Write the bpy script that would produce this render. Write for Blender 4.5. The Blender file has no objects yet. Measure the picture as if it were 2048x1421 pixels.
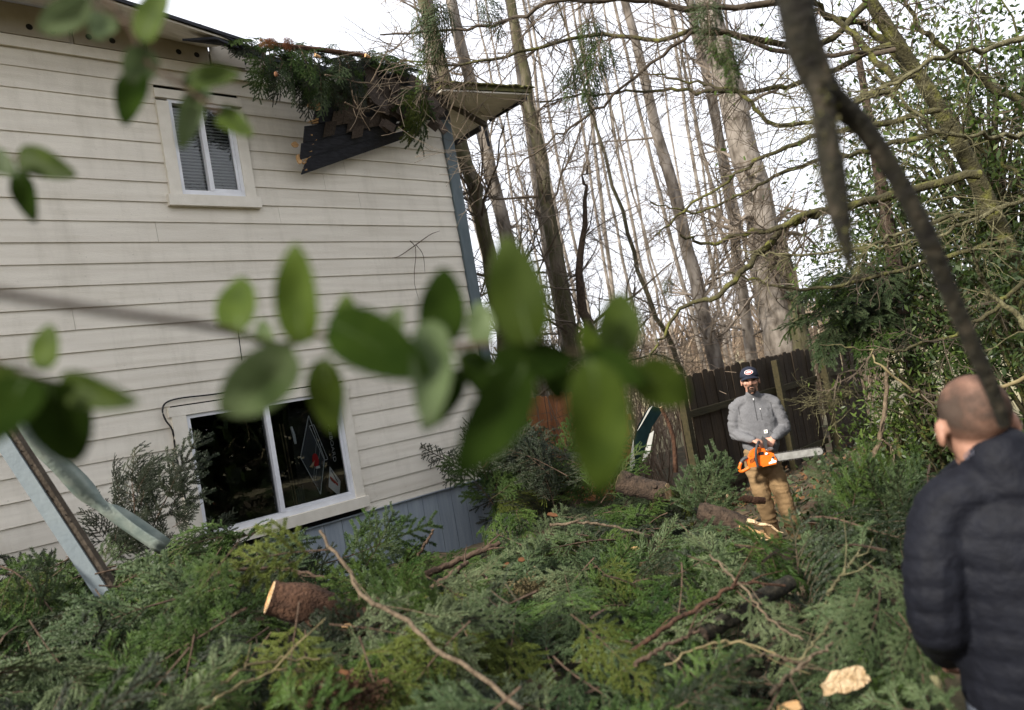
import bpy, math, random
import numpy as np
from mathutils import Vector, Matrix, noise as mnoise
random.seed(7); rng = np.random.default_rng(7)
scene = bpy.context.scene
col = scene.collection

# ------------------------------------------------------------------ camera
LENS = 26.0
TH, PITCH, ROLL = math.radians(47.3), math.radians(1.65), math.radians(9.8)
CAM = np.array([0.0, 0.0, 2.2])
FPX = LENS / 36 * 2048
_Fh = np.array([math.cos(TH), math.sin(TH), 0]); _r0 = np.array([math.sin(TH), -math.cos(TH), 0]); _Z = np.array([0, 0, 1.0])
VF = _Fh * math.cos(PITCH) + _Z * math.sin(PITCH); _u0 = -_Fh * math.sin(PITCH) + _Z * math.cos(PITCH)
VR = math.cos(ROLL) * _r0 - math.sin(ROLL) * _u0; VU = math.sin(ROLL) * _r0 + math.cos(ROLL) * _u0
cd = bpy.data.cameras.new('camera'); cam = bpy.data.objects.new('camera', cd); col.objects.link(cam)
cam.matrix_world = Matrix([[VR[i], VU[i], -VF[i], CAM[i]] for i in range(3)] + [[0, 0, 0, 1]])
cd.lens = LENS; cd.sensor_width = 36; cd.clip_start = 0.02; cd.clip_end = 2000
cd.dof.use_dof = True; cd.dof.focus_distance = 7.1; cd.dof.aperture_fstop = 2.1
scene.camera = cam

# ------------------------------------------------------------------ sky, sun, exposure
SUN_EL = math.radians(34)
SUN_DIR = Vector((-0.95, 0.03, 0)).normalized() * math.cos(SUN_EL) + Vector((0, 0, math.sin(SUN_EL)))
world = bpy.data.worlds.new('World'); scene.world = world; world.use_nodes = True
nt = world.node_tree; nt.nodes.clear()
wo = nt.nodes.new('ShaderNodeOutputWorld'); bg = nt.nodes.new('ShaderNodeBackground')
sky = nt.nodes.new('ShaderNodeTexSky'); sky.sky_type = 'NISHITA'; sky.sun_disc = False
sky.sun_elevation = SUN_EL; sky.sun_rotation = math.atan2(SUN_DIR.x, SUN_DIR.y); sky.air_density = 1.0; sky.dust_density = 4.0
mixw = nt.nodes.new('ShaderNodeMix'); mixw.data_type = 'RGBA'; mixw.inputs['Factor'].default_value = 0.86
mixw.inputs['B'].default_value = (10.6, 10.8, 11.6, 1)          # even bright cloud cover
nt.links.new(sky.outputs['Color'], mixw.inputs['A']); nt.links.new(mixw.outputs['Result'], bg.inputs['Color'])
bg.inputs['Strength'].default_value = 0.083
nt.links.new(bg.outputs['Background'], wo.inputs['Surface'])
sl = bpy.data.lights.new('sun', 'SUN'); sl.energy = 5.0; sl.angle = math.radians(6.0); sl.color = (1.0, 0.94, 0.84)
so = bpy.data.objects.new('sun', sl); col.objects.link(so); so.location = (-10, 0, 20)
so.rotation_euler = SUN_DIR.to_track_quat('Z', 'Y').to_euler()
scene.view_settings.view_transform = 'Standard'; scene.view_settings.look = 'None'
scene.view_settings.exposure = 0.85; scene.view_settings.gamma = 1.0; scene.view_settings.use_curve_mapping = False
scene.cycles.use_denoising = True
scene.cycles.max_bounces = 6; scene.cycles.diffuse_bounces = 3; scene.cycles.transparent_max_bounces = 8
scene.cycles.caustics_reflective = False; scene.cycles.caustics_refractive = False

# ------------------------------------------------------------------ pixel <-> world
def ray(x, y): return VF + VR * ((x - 1024) / FPX) + VU * ((710.5 - y) / FPX)
def P(x, y, z): return CAM + ray(x, y) * z
def PY(x, y, Y):
    d = ray(x, y); return CAM + d * (Y / d[1])
def PX(x, y, X):
    d = ray(x, y); return CAM + d * (X / d[0])
def PZ(x, y, z):
    d = ray(x, y); return CAM + d * ((z - CAM[2]) / d[2])
def SC(z): return FPX / z

# ------------------------------------------------------------------ materials
TONE = dict(siding=1.18, trim=1.16, fir_bright=.52, stubble=1.0, vinyl=1.0, soffit=1.0, white=1.0, skirt=.9, fir=.6, fir_blue=.55, fir_yellow=.62, fir_dark=.5, evergreen=.6, evergreen_light=.7, ivy=.5, leaf=.95, leaf_pale=.95, jacket=.8, trunk_pale=.85, twig_pale=.95, orange=.9, sweater=.62, fence=1.45, fence_rail=.75, litter_leaf=.45, near_bark=.6, jeans=.5, orange_fence=1.25, board_blue=.72, board_brown=.65, bark=.6, stick=.62, straw=.65, pale_wood=.8, line=1.0, red=1.0, dark=1.0)
def mat(name, c, rough=0.7, c2=None, nscale=6.0, bump=0.0, bscale=40.0, stretch=(1, 1, 1), metal=0.0, spec=0.3, transl=0.0, objvar=0.0, c3=None, detail=5):
    k_ = TONE.get(name, .8); c = tuple(v * k_ for v in c); c2 = c2 and tuple(v * k_ for v in c2); c3 = c3 and tuple(v * k_ for v in c3)
    m = bpy.data.materials.new(name); m.use_nodes = True
    n = m.node_tree; b = n.nodes['Principled BSDF']
    b.inputs['Base Color'].default_value = (*c, 1); b.inputs['Roughness'].default_value = rough
    b.inputs['Metallic'].default_value = metal; b.inputs['Specular IOR Level'].default_value = spec
    tc = n.nodes.new('ShaderNodeTexCoord'); mp = n.nodes.new('ShaderNodeMapping'); mp.inputs['Scale'].default_value = stretch
    n.links.new(tc.outputs['Object'], mp.inputs['Vector'])
    cs = None
    if c2:
        t = n.nodes.new('ShaderNodeTexNoise'); t.inputs['Scale'].default_value = nscale; t.inputs['Detail'].default_value = detail
        n.links.new(mp.outputs['Vector'], t.inputs['Vector'])
        r = n.nodes.new('ShaderNodeValToRGB'); r.color_ramp.elements[0].position = .32; r.color_ramp.elements[1].position = .68
        r.color_ramp.elements[0].color = (*c, 1); r.color_ramp.elements[1].color = (*c2, 1)
        if c3:
            e = r.color_ramp.elements.new(.5); e.color = (*c3, 1)
        n.links.new(t.outputs['Fac'], r.inputs['Fac']); cs = r.outputs['Color']
    if objvar:
        oi = n.nodes.new('ShaderNodeObjectInfo'); hs = n.nodes.new('ShaderNodeHueSaturation')
        mr = n.nodes.new('ShaderNodeMapRange'); mr.inputs['To Min'].default_value = 1 - objvar; mr.inputs['To Max'].default_value = 1 + objvar
        n.links.new(oi.outputs['Random'], mr.inputs['Value']); n.links.new(mr.outputs['Result'], hs.inputs['Value'])
        if cs: n.links.new(cs, hs.inputs['Color'])
        else: hs.inputs['Color'].default_value = (*c, 1)
        cs = hs.outputs['Color']
    if cs: n.links.new(cs, b.inputs['Base Color'])
    if bump:
        t2 = n.nodes.new('ShaderNodeTexNoise'); t2.inputs['Scale'].default_value = bscale; t2.inputs['Detail'].default_value = 6
        n.links.new(mp.outputs['Vector'], t2.inputs['Vector'])
        bp = n.nodes.new('ShaderNodeBump'); bp.inputs['Strength'].default_value = bump; bp.inputs['Distance'].default_value = .02
        n.links.new(t2.outputs['Fac'], bp.inputs['Height']); n.links.new(bp.outputs['Normal'], b.inputs['Normal'])
    if transl:
        tr = n.nodes.new('ShaderNodeBsdfTranslucent'); mx = n.nodes.new('ShaderNodeMixShader'); mx.inputs['Fac'].default_value = transl
        if cs: n.links.new(cs, tr.inputs['Color'])
        else: tr.inputs['Color'].default_value = (*c, 1)
        n.links.new(b.outputs['BSDF'], mx.inputs[1]); n.links.new(tr.outputs['BSDF'], mx.inputs[2])
        n.links.new(mx.outputs['Shader'], n.nodes['Material Output'].inputs['Surface'])
    return m
M = {}
M['siding'] = mat('siding', (.50, .462, .390), .62, (.57, .533, .458), 3, .22, 34, (.5, 6, 7), objvar=.04, c3=(.54, .502, .432))
def weather(m):                                               # faint dirt runs and scuffs on the paint
    n = m.node_tree; b = n.nodes['Principled BSDF']; src = b.inputs['Base Color'].links[0].from_socket
    g = n.nodes.new('ShaderNodeNewGeometry'); mp = n.nodes.new('ShaderNodeMapping'); mp.inputs['Scale'].default_value = (2.6, 2.6, .55); n.links.new(g.outputs['Position'], mp.inputs['Vector'])
    t = n.nodes.new('ShaderNodeTexNoise'); t.inputs['Scale'].default_value = 1.6; t.inputs['Detail'].default_value = 8; t.inputs['Roughness'].default_value = .7; n.links.new(mp.outputs['Vector'], t.inputs['Vector'])
    r = n.nodes.new('ShaderNodeMapRange'); r.inputs['From Min'].default_value = .5; r.inputs['From Max'].default_value = .78; r.inputs['To Max'].default_value = .42; n.links.new(t.outputs['Fac'], r.inputs['Value'])
    x = n.nodes.new('ShaderNodeMix'); x.data_type = 'RGBA'; x.inputs['B'].default_value = (.33, .30, .235, 1); n.links.new(r.outputs['Result'], x.inputs['Factor']); n.links.new(src, x.inputs['A'])
    t2 = n.nodes.new('ShaderNodeTexNoise'); t2.inputs['Scale'].default_value = 55; t2.inputs['Detail'].default_value = 3; n.links.new(g.outputs['Position'], t2.inputs['Vector'])
    r2 = n.nodes.new('ShaderNodeMapRange'); r2.inputs['From Min'].default_value = .71; r2.inputs['From Max'].default_value = .76; r2.inputs['To Max'].default_value = .6; n.links.new(t2.outputs['Fac'], r2.inputs['Value'])
    y = n.nodes.new('ShaderNodeMix'); y.data_type = 'RGBA'; y.inputs['B'].default_value = (.16, .14, .11, 1); n.links.new(r2.outputs['Result'], y.inputs['Factor']); n.links.new(x.outputs['Result'], y.inputs['A'])
    n.links.new(y.outputs['Result'], b.inputs['Base Color'])
weather(M['siding'])
M['trim'] = mat('trim', (.53, .495, .425), .6, (.59, .555, .485), 5, .15, 40, (2, 4, 2))
M['bluetrim'] = mat('bluetrim', (.085, .115, .130), .6, (.125, .158, .175), 6, .2, 40, (2, 2, .6))
M['skirt'] = mat('skirt', (.25, .295, .345), .6, (.32, .365, .41), 5, .25, 30, (5, 5, .5))
M['vinyl'] = mat('vinyl', (.72, .73, .76), .35, (.62, .63, .66), 8)
M['dark'] = mat('dark', (.012, .011, .010), .9)
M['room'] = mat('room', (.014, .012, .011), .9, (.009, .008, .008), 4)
M['soffit'] = mat('soffit', (.66, .62, .55), .7, (.54, .50, .43), 4, .15, 30, (1, 6, 1))
M['frieze'] = mat('frieze', (.40, .36, .29), .7, (.33, .29, .23), 6)
M['felt'] = mat('felt', (.012, .013, .018), .75, (.03, .032, .042), 12, .5, 25, (1, 1, 6))
M['shingle'] = mat('shingle', (.052, .038, .029), .85, (.10, .075, .058), 60, .6, 120, objvar=.35)
M['moss_shingle'] = mat('moss_shingle', (.10, .095, .06), .9, (.20, .19, .05), 14, .6, 60)
M['raw'] = mat('raw', (.55, .30, .12), .8, (.72, .47, .24), 18, .4, 60, (1, 1, 8))
M['pale_wood'] = mat('pale_wood', (.42, .27, .13), .8, (.80, .62, .40), 20, .6, 50, (1, 5, 2), c3=(.68, .49, .29))
M['bark'] = mat('bark', (.032, .022, .015), .95, (.105, .070, .047), 22, 1.0, 60, (1, 1, 1))
M['red_bark'] = mat('red_bark', (.038, .018, .010), .95, (.105, .052, .029), 22, 1.0, 60)
M['stick'] = mat('stick', (.115, .082, .050), .9, (.235, .175, .115), 30, .8, 70)
M['brown_stick'] = mat('brown_stick', (.050, .031, .020), .9, (.115, .074, .048), 30, .8, 70)
M['straw'] = mat('straw', (.20, .155, .075), .85, (.31, .25, .125), 20)
M['trunk_pale'] = mat('trunk_pale', (.085, .070, .055), .95, (.30, .265, .23), 7, 1.0, 22, (1, 1, .4), c3=(.20, .172, .145))
M['trunk_moss'] = mat('trunk_moss', (.055, .046, .030), .95, (.15, .125, .092), 7, 1.0, 22, (1, 1, .35), c3=(.070, .066, .030))
M['twig_pale'] = mat('twig_pale', (.13, .104, .082), .9, (.25, .21, .17), 3)
M['twig_dark'] = mat('twig_dark', (.055, .042, .03), .9, (.13, .10, .07), 3)
M['moss_limb'] = mat('moss_limb', (.05, .045, .02), .95, (.15, .15, .035), 9, 1.0, 50, c3=(.07, .062, .03))
M['lichen'] = mat('lichen', (.075, .066, .034), .95, (.20, .185, .10), 18, .9, 60, c3=(.11, .10, .05))
M['near_bark'] = mat('near_bark', (.010, .008, .006), .95, (.060, .048, .032), 34, .6, 90, c3=(.020, .018, .010))
M['bramble'] = mat('bramble', (.16, .11, .075), .95, (.30, .235, .17), 1.2)
M['fir'] = mat('fir', (.026, .060, .012), .5, (.092, .150, .032), 3.4, spec=.12)
M['fir_blue'] = mat('fir_blue', (.048, .086, .032), .5, (.130, .178, .080), 3.6, spec=.15)
M['fir_yellow'] = mat('fir_yellow', (.055, .078, .012), .6, (.140, .170, .032), 3.0, spec=.12)
M['fir_bright'] = mat('fir_bright', (.085, .125, .050), .55, (.20, .245, .12), 5.0, spec=.15)
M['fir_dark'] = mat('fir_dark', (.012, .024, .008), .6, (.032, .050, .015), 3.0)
M['dead_needle'] = mat('dead_needle', (.16, .055, .018), .8, (.30, .12, .04), 6)
M['cone'] = mat('cone', (.12, .05, .02), .8, (.22, .10, .045), 20)
M['leaf'] = mat('leaf', (.032, .052, .007), .6, (.056, .084, .012), 40, transl=.42, spec=.08, objvar=.3)
M['leaf_dark'] = mat('leaf_dark', (.013, .026, .005), .6, (.026, .046, .008), 30, transl=.30, spec=.0, objvar=.2)
M['leaf_pale'] = mat('leaf_pale', (.055, .085, .028), .6, (.13, .17, .08), 26, transl=.35, spec=.15, objvar=.2)
M['evergreen'] = mat('evergreen', (.028, .060, .012), .4, (.085, .13, .03), 1.6, transl=.3, spec=.4)
M['evergreen_light'] = mat('evergreen_light', (.075, .13, .02), .45, (.15, .21, .05), 1.6, transl=.3)
M['ivy'] = mat('ivy', (.035, .072, .018), .5, (.075, .11, .03), 2)
M['litter'] = mat('litter', (.07, .045, .028), .95, (.16, .105, .065), 5, .8, 24, c3=(.055, .05, .025))
M['litter_leaf'] = mat('litter_leaf', (.20, .09, .035), .85, (.33, .19, .09), 3)
M['grassfield'] = mat('grassfield', (.26, .235, .13), .95, (.36, .31, .19), .6, .6, 8)
M['fence'] = mat('fence', (.016, .011, .007), .9, (.036, .025, .015), 9, .5, 40, (3, 3, .35), objvar=.3)
M['fence_rail'] = mat('fence_rail', (.030, .026, .010), .9, (.060, .048, .020), 9, .5, 40, (.35, 3, 3))
M['orange_fence'] = mat('orange_fence', (.33, .135, .06), .85, (.42, .195, .095), 8, .4, 40, (3, 3, .4), objvar=.16)
M['teal'] = mat('teal', (.016, .05, .058), .5, (.03, .085, .092), 9)
M['white_sheet'] = mat('white_sheet', (.62, .62, .58), .5, (.5, .5, .46), 6)
M['gutter'] = mat('gutter', (.17, .22, .20), .45, (.33, .37, .32), 9, .2, 30, metal=.2)
M['board_blue'] = mat('board_blue', (.27, .32, .35), .6, (.32, .37, .39), 7, .12, 40)
M['board_brown'] = mat('board_brown', (.06, .045, .032), .9, (.12, .095, .07), 9, .5, 40)
M['black'] = mat('black', (.012, .012, .013), .45)
M['skin'] = mat('skin', (.50, .265, .185), .5, (.56, .31, .225), 30, .1, 200)
M['skin2'] = mat('skin2', (.30, .155, .105), .55, (.37, .205, .145), 30, .12, 180)
M['stubble'] = mat('stubble', (.030, .022, .018), .9, (.075, .054, .043), 9, .5, 420, spec=.05)
M['beard'] = mat('beard', (.035, .022, .016), .9, (.06, .04, .03), 60, .6, 300)
M['sweater'] = mat('sweater', (.175, .175, .185), .95, (.215, .215, .228), 120, .35, 30, detail=2)
M['navy_cap'] = mat('navy_cap', (.010, .013, .028), .8, (.016, .02, .04), 60, .2, 300)
M['red'] = mat('red', (.50, .02, .025), .6); M['white'] = mat('white', (.80, .80, .80), .6)
M['tan'] = mat('tan', (.215, .135, .064), .9, (.265, .172, .085), 7, .35, 40)
M['jacket'] = mat('jacket', (.0042, .0048, .0085), .7, (.0072, .0082, .0135), 30, .3, 40, spec=.16)
M['jeans'] = mat('jeans', (.10, .12, .16), .9, (.14, .16, .20), 50, .3, 200)
M['orange'] = mat('orange', (.78, .17, .015), .35, (.70, .14, .012), 30, spec=.5)
M['grey_plastic'] = mat('grey_plastic', (.05, .05, .052), .5)
M['steel'] = mat('steel', (.62, .61, .58), .42, (.42, .41, .38), 26, metal=.55)
M['chain'] = mat('chain', (.07, .065, .06), .5, (.16, .15, .14), 60, metal=.6)
M['ink'] = mat('ink', (.10, .10, .13), .7)
M['blind'] = mat('blind', (.42, .42, .39), .6)
M['line'] = mat('line', (.62, .64, .66), .5)
M['board_game'] = mat('board_game', (.06, .065, .08), .4)
M['gold'] = mat('gold', (.75, .45, .05), .5)
M['zip'] = mat('zip', (.05, .05, .055), .5); M['fur'] = mat('fur', (.62, .6, .56), .9)
def glass():
    m = bpy.data.materials.new('glass'); m.use_nodes = True; n = m.node_tree; n.nodes.clear()
    o = n.nodes.new('ShaderNodeOutputMaterial'); t = n.nodes.new('ShaderNodeBsdfTransparent'); g = n.nodes.new('ShaderNodeBsdfGlossy')
    t.inputs['Color'].default_value = (.84, .86, .86, 1); g.inputs['Roughness'].default_value = .01
    f = n.nodes.new('ShaderNodeFresnel'); f.inputs['IOR'].default_value = 1.5; x = n.nodes.new('ShaderNodeMixShader')
    n.links.new(f.outputs['Fac'], x.inputs['Fac']); n.links.new(t.outputs['BSDF'], x.inputs[1]); n.links.new(g.outputs['BSDF'], x.inputs[2])
    n.links.new(x.outputs['Shader'], o.inputs['Surface']); return m
M['glass'] = glass()

# ------------------------------------------------------------------ mesh helpers
class MB:
    def __init__(s): s.v = []; s.f = []; s.mi = []; s.n = 0
    def add(s, V, F, mi=0):
        V = np.asarray(V, float).reshape(-1, 3); F = np.asarray(F, int)
        s.v.append(V); s.f.append(F + s.n); s.mi.append(np.full(len(F), mi)); s.n += len(V)
    def box(s, lo, hi, mi=0, Mx=None):
        x0, y0, z0 = lo; x1, y1, z1 = hi
        V = np.array([[x, y, z] for z in (z0, z1) for y in (y0, y1) for x in (x0, x1)], float)
        if Mx is not None: V = V @ np.array(Mx.to_3x3()).T + np.array(Mx.translation)
        s.add(V, [[0, 2, 3, 1], [4, 5, 7, 6], [0, 1, 5, 4], [2, 6, 7, 3], [0, 4, 6, 2], [1, 3, 7, 5]], mi)
    def tube(s, pts, rad, k=6, mi=0, cap=True, ref=None, rot=0.0):
        pts = np.asarray(pts, float); n = len(pts)
        rad = np.asarray(rad, float)
        if rad.ndim == 0: rad = np.full(n, float(rad))
        if rad.ndim == 1: rad = np.stack([rad, rad], 1)
        t = np.gradient(pts, axis=0); t /= (np.linalg.norm(t, axis=1)[:, None] + 1e-9)
        m = t.mean(0) if ref is None else None
        r = np.asarray(ref, float) if ref is not None else (np.array([0, 0, 1.0]) if abs(t.mean(0)[2]) < .8 else np.array([1.0, 0, 0]))
        a = np.cross(t, r); a /= (np.linalg.norm(a, axis=1)[:, None] + 1e-9); b = np.cross(a, t)
        an = np.arange(k) / k * 2 * math.pi + rot
        V = pts[:, None] + a[:, None] * (np.cos(an)[None, :, None] * rad[:, 0][:, None, None]) + b[:, None] * (np.sin(an)[None, :, None] * rad[:, 1][:, None, None])
        i = np.arange(n - 1)[:, None] * k; j = np.arange(k)[None]; j2 = (j + 1) % k
        F = np.stack([i + j, i + j2, i + k + j2, i + k + j], -1).reshape(-1, 4)
        V = V.reshape(-1, 3); s.add(V, F, mi)
        if cap:
            V2 = np.concatenate([V[:k], pts[:1], V[-k:], pts[-1:]])
            T = [[(q + 1) % k, q, k, k] for q in range(k)] + [[k + 1 + q, k + 1 + (q + 1) % k, 2 * k + 1, 2 * k + 1] for q in range(k)]
            s.add(V2, T, mi)
    def ell(s, c, r, Mx=None, nu=14, nv=9, mi=0):
        V = []; 
        for i in range(nv + 1):
            p = math.pi * i / nv
            for j in range(nu):
                q = 2 * math.pi * j / nu; V.append((math.sin(p) * math.cos(q) * r[0], math.sin(p) * math.sin(q) * r[1], math.cos(p) * r[2]))
        V = np.array(V)
        if Mx is not None: V = V @ np.array(Mx.to_3x3()).T
        V = V + np.array(c)
        F = [[i * nu + j, (i + 1) * nu + j, (i + 1) * nu + (j + 1) % nu, i * nu + (j + 1) % nu] for i in range(nv) for j in range(nu)]
        s.add(V, F, mi)
    def prism(s, poly, axis, d0, d1, mi=0, bevel=0):        # extrude a 2-D polygon along 'x','y' or 'z'
        n = len(poly); ix = {'x': (1, 2, 0), 'y': (0, 2, 1), 'z': (0, 1, 2)}[axis]
        V = np.zeros((2 * n, 3)); pl = np.array(poly, float)
        for q, d in ((0, d0), (1, d1)):
            V[q * n:(q + 1) * n, ix[0]] = pl[:, 0]; V[q * n:(q + 1) * n, ix[1]] = pl[:, 1]; V[q * n:(q + 1) * n, ix[2]] = d
        s.add(V, [[i, (i + 1) % n, n + (i + 1) % n, n + i] for i in range(n)], mi)
        c = np.concatenate([V, [V[:n].mean(0)], [V[n:].mean(0)]])
        s.add(c, [[(i + 1) % n, i, 2 * n, 2 * n] for i in range(n)] + [[n + i, n + (i + 1) % n, 2 * n + 1, 2 * n + 1] for i in range(n)], mi)
    def mesh(s, name, mats, smooth=False):
        me = bpy.data.meshes.new(name)
        V = np.concatenate(s.v); 
        quads = [f for f in s.f]
        cnt = []; loops = []; mis = []
        for f, mi in zip(s.f, s.mi):
            if f.shape[1] == 4:
                deg = f[:, 2] == f[:, 3]
                if deg.any():
                    loops.append(f[deg][:, :3].ravel()); cnt.append(np.full(deg.sum(), 3)); mis.append(mi[deg])
                    if (~deg).any(): loops.append(f[~deg].ravel()); cnt.append(np.full((~deg).sum(), 4)); mis.append(mi[~deg])
                    continue
            loops.append(f.ravel()); cnt.append(np.full(len(f), f.shape[1])); mis.append(mi)
        L = np.concatenate(loops).astype(np.int32); Cn = np.concatenate(cnt).astype(np.int32); mi = np.concatenate(mis).astype(np.int32)
        me.vertices.add(len(V)); me.vertices.foreach_set('co', V.astype(np.float32).ravel())
        me.loops.add(len(L)); me.loops.foreach_set('vertex_index', L)
        me.polygons.add(len(Cn)); st = np.concatenate([[0], np.cumsum(Cn)[:-1]]).astype(np.int32)
        me.polygons.foreach_set('loop_start', st); me.polygons.foreach_set('material_index', mi)
        me.polygons.foreach_set('use_smooth', np.full(len(Cn), bool(smooth)))
        for m in (mats if isinstance(mats, (list, tuple)) else [mats]): me.materials.append(m)
        me.update(calc_edges=True); me.validate(); return me
    def build(s, name, mats, parent=None, smooth=False):
        return link(name, s.mesh(name, mats, smooth), parent)
def link(name, me, parent=None):
    o = bpy.data.objects.new(name, me); col.objects.link(o); o.parent = parent; return o
def tag(o, label=None, cat=None, group=None, kind=None):
    for k, v in (('label', label), ('category', cat), ('group', group), ('kind', kind)):
        if v: o[k] = v
    return o
def empty(name, loc, label=None, cat=None, group=None, rz=0):
    o = bpy.data.objects.new(name, None); col.objects.link(o); o.location = Vector(loc); o.rotation_euler[2] = rz
    o.empty_display_size = .1
    return tag(o, label, cat, group)
def wbuild(mb, name, mats, parent, smooth=False):            # world-space mesh put under an (unrotated) parent
    off = np.array(parent.location)
    mb.v = [v - off for v in mb.v]; return mb.build(name, mats, parent, smooth)
def onepiece(mb, name, mats, label, cat, group=None, smooth=False, kind=None):
    V = np.concatenate(mb.v); c = V.mean(0); c[2] = V[:, 2].min(); mb.v = [v - c for v in mb.v]
    o = mb.build(name, mats, None, smooth); o.location = Vector(c); return tag(o, label, cat, group, kind)
def spline(pts, n):
    pts = np.asarray(pts, float)
    if len(pts) < 3: return np.linspace(pts[0], pts[-1], n)
    p = np.concatenate([[2 * pts[0] - pts[1]], pts, [2 * pts[-1] - pts[-2]]]); out = []
    for u in np.linspace(0, len(pts) - 1 - 1e-6, n):
        i = int(u); t = u - i; a, b, c, d = p[i:i + 4]
        out.append(.5 * ((2 * b) + (c - a) * t + (2 * a - 5 * b + 4 * c - d) * t * t + (3 * b - a - 3 * c + d) * t ** 3))
    return np.array(out)
def lerp_r(r, n): return np.interp(np.linspace(0, 1, n), np.linspace(0, 1, len(r)), r)
def unit(v): v = np.asarray(v, float); return v / (np.linalg.norm(v) + 1e-12)
def rand_rough(pts, amp): 
    q = pts.copy(); q[1:-1] += rng.normal(0, amp, q[1:-1].shape); return q

# ------------------------------------------------------------------ ground and the height of the debris pile
_ctrl = [(-40,1150,4.6),(60,1165,4.3),(150,1180,4.1),(260,1110,4.0),(330,1085,4.1),(500,1085,4.3),(620,1125,4.3),(720,1185,4.6),(850,1195,5.5),(940,1150,6.0),(1000,1030,7.0),(1060,985,7.8),
 (1200,1000,7.2),(1300,1005,7.0),(1400,1040,6.3),(1500,1075,6.0),(1590,1085,5.0),(1660,1060,4.4),(1730,1010,4.3),(1800,1000,4.2),
 (-40,1400,2.4),(0,1421,2.2),(200,1421,2.1),(400,1421,2.0),(600,1421,1.95),(800,1421,1.9),(1000,1421,1.9),(1200,1421,1.9),(1400,1421,1.9),(1600,1421,1.9),(1750,1421,1.9),
 (60,1290,3.0),(300,1250,3.0),(500,1250,3.0),(700,1250,3.1),(900,1210,3.8),(1100,1190,4.0),(1100,1090,5.4),(1250,1110,4.9),(1300,1230,3.1),(1450,1200,3.2),(1550,1300,2.5),(1650,1150,3.1),(1750,1050,3.3),(1800,1250,2.4),(1450,1330,2.35)]
CT = [P(*q) for q in _ctrl] + [np.array(q, float) for q in [(8.5,5.2,.12),(10,5.2,.08),(13,5.2,.05),(6.6,3.8,.05),(8,2.5,.1),(10,1,.1),(7,0,.15),(4,-2,.3),(0,-1.5,.5),(-2,0,.6),(-3,3,.7),(9.5,8,0),(7.5,8,.1),(12,8,0),(14,3,0),(16,-2,0),
      (2.1,.6,.26),(2.9,.3,.3),(1,-1,.4),(0,5.5,1.0),(-2,6,.9),(6.3,6.5,.25),(5.5,5.0,.55)]]
CT = np.array(CT)
def Hs(x, y):
    x = np.asarray(x, float); y = np.asarray(y, float)
    d2 = (x[..., None] - CT[:, 0]) ** 2 + (y[..., None] - CT[:, 1]) ** 2 + .02
    w = d2 ** -1.8; h = (w * CT[:, 2]).sum(-1) / w.sum(-1)
    fade = np.clip(1 - (np.hypot(x - 5, y - 3) - 9) / 8, 0, 1); return h * fade
def Gs(x, y):
    h = Hs(x, y); return np.where(h < .3, h, np.maximum(.3 - .02 * 0, h - .42 * np.clip((h - .3) / .4, 0, 1)))
def G(x, y): return float(Gs(np.array([x]), np.array([y]))[0])
def H(x, y): return float(Hs(np.array([x]), np.array([y]))[0])
gx = np.concatenate([[-400, -150, -60, -25, -12], np.arange(-6, 18.01, .3), [20, 24, 30, 40, 60, 100, 200, 500]])
gy = np.concatenate([[-400, -150, -60, -25, -12], np.arange(-5, 13.01, .3), [15, 18, 24, 32, 45, 70, 120, 250, 600]])
X, Y = np.meshgrid(gx, gy, indexing='ij'); Zg = Gs(X, Y) + rng.normal(0, .018, X.shape) * (np.hypot(X - 5, Y - 3) < 12)
nx, ny = X.shape; idx = np.arange(nx * ny).reshape(nx, ny)
fq = np.stack([idx[:-1, :-1], idx[1:, :-1], idx[1:, 1:], idx[:-1, 1:]], -1).reshape(-1, 4)
mb = MB(); cx, cy = (X[:-1, :-1] + X[1:, 1:]).ravel() / 2, (Y[:-1, :-1] + Y[1:, 1:]).ravel() / 2
far = (cx > 15) | (cy > 9.6) | (cx < -10) | (cy < -8)
mb.add(np.stack([X, Y, Zg], -1), fq); mb.mi = [far.astype(int)]
tag(mb.build('ground', [M['litter'], M['grassfield']], smooth=True), 'leaf strewn soil with rough grass field beyond the fence', kind='structure')

# ------------------------------------------------------------------ house
W = 6.96; X1 = 5.88
house = empty('house', (2, 8.5, 0), 'beige lap sided two storey house with torn roof corner and pale blue trim', 'house')
ROW = .1876; ZB = 1.065
rows = [1.145 + ROW * k for k in range(0, 26)]               # bottom edges of the siding boards
edges = [ZB] + rows
WIN = [(2.50, 3.33, 4.36, 5.40), (2.20, 3.985, 1.12, 2.46)]   # trim outlines that interrupt the boards
XL = -2.6
def siding_board(x0, x1, z0, z1, k):
    b = MB(); yb = W + .012; t = .016
    nseg = max(1, int((x1 - x0) / .6)); xs = np.linspace(x0, x1, nseg + 1)
    wob = rng.normal(0, .0012, nseg + 1)
    V = []; 
    for x, w in zip(xs, wob):
        V += [(x, W - .006 + w, z0 + w * .8), (x, W + .008, z1 + .012), (x, yb + .02, z1 + .012), (x, W + .0065, z0 + w * .8)]
    F = []
    for i in range(nseg):
        a = i * 4
        for j in range(4): F.append([a + j, a + 4 + j, a + 4 + (j + 1) % 4, a + (j + 1) % 4])
    F += [[0, 1, 2, 3], [nseg * 4 + 3, nseg * 4 + 2, nseg * 4 + 1, nseg * 4]]
    b.add(V, F); wbuild(b, 'siding_board', M['siding'], house)
joints = {}
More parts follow.
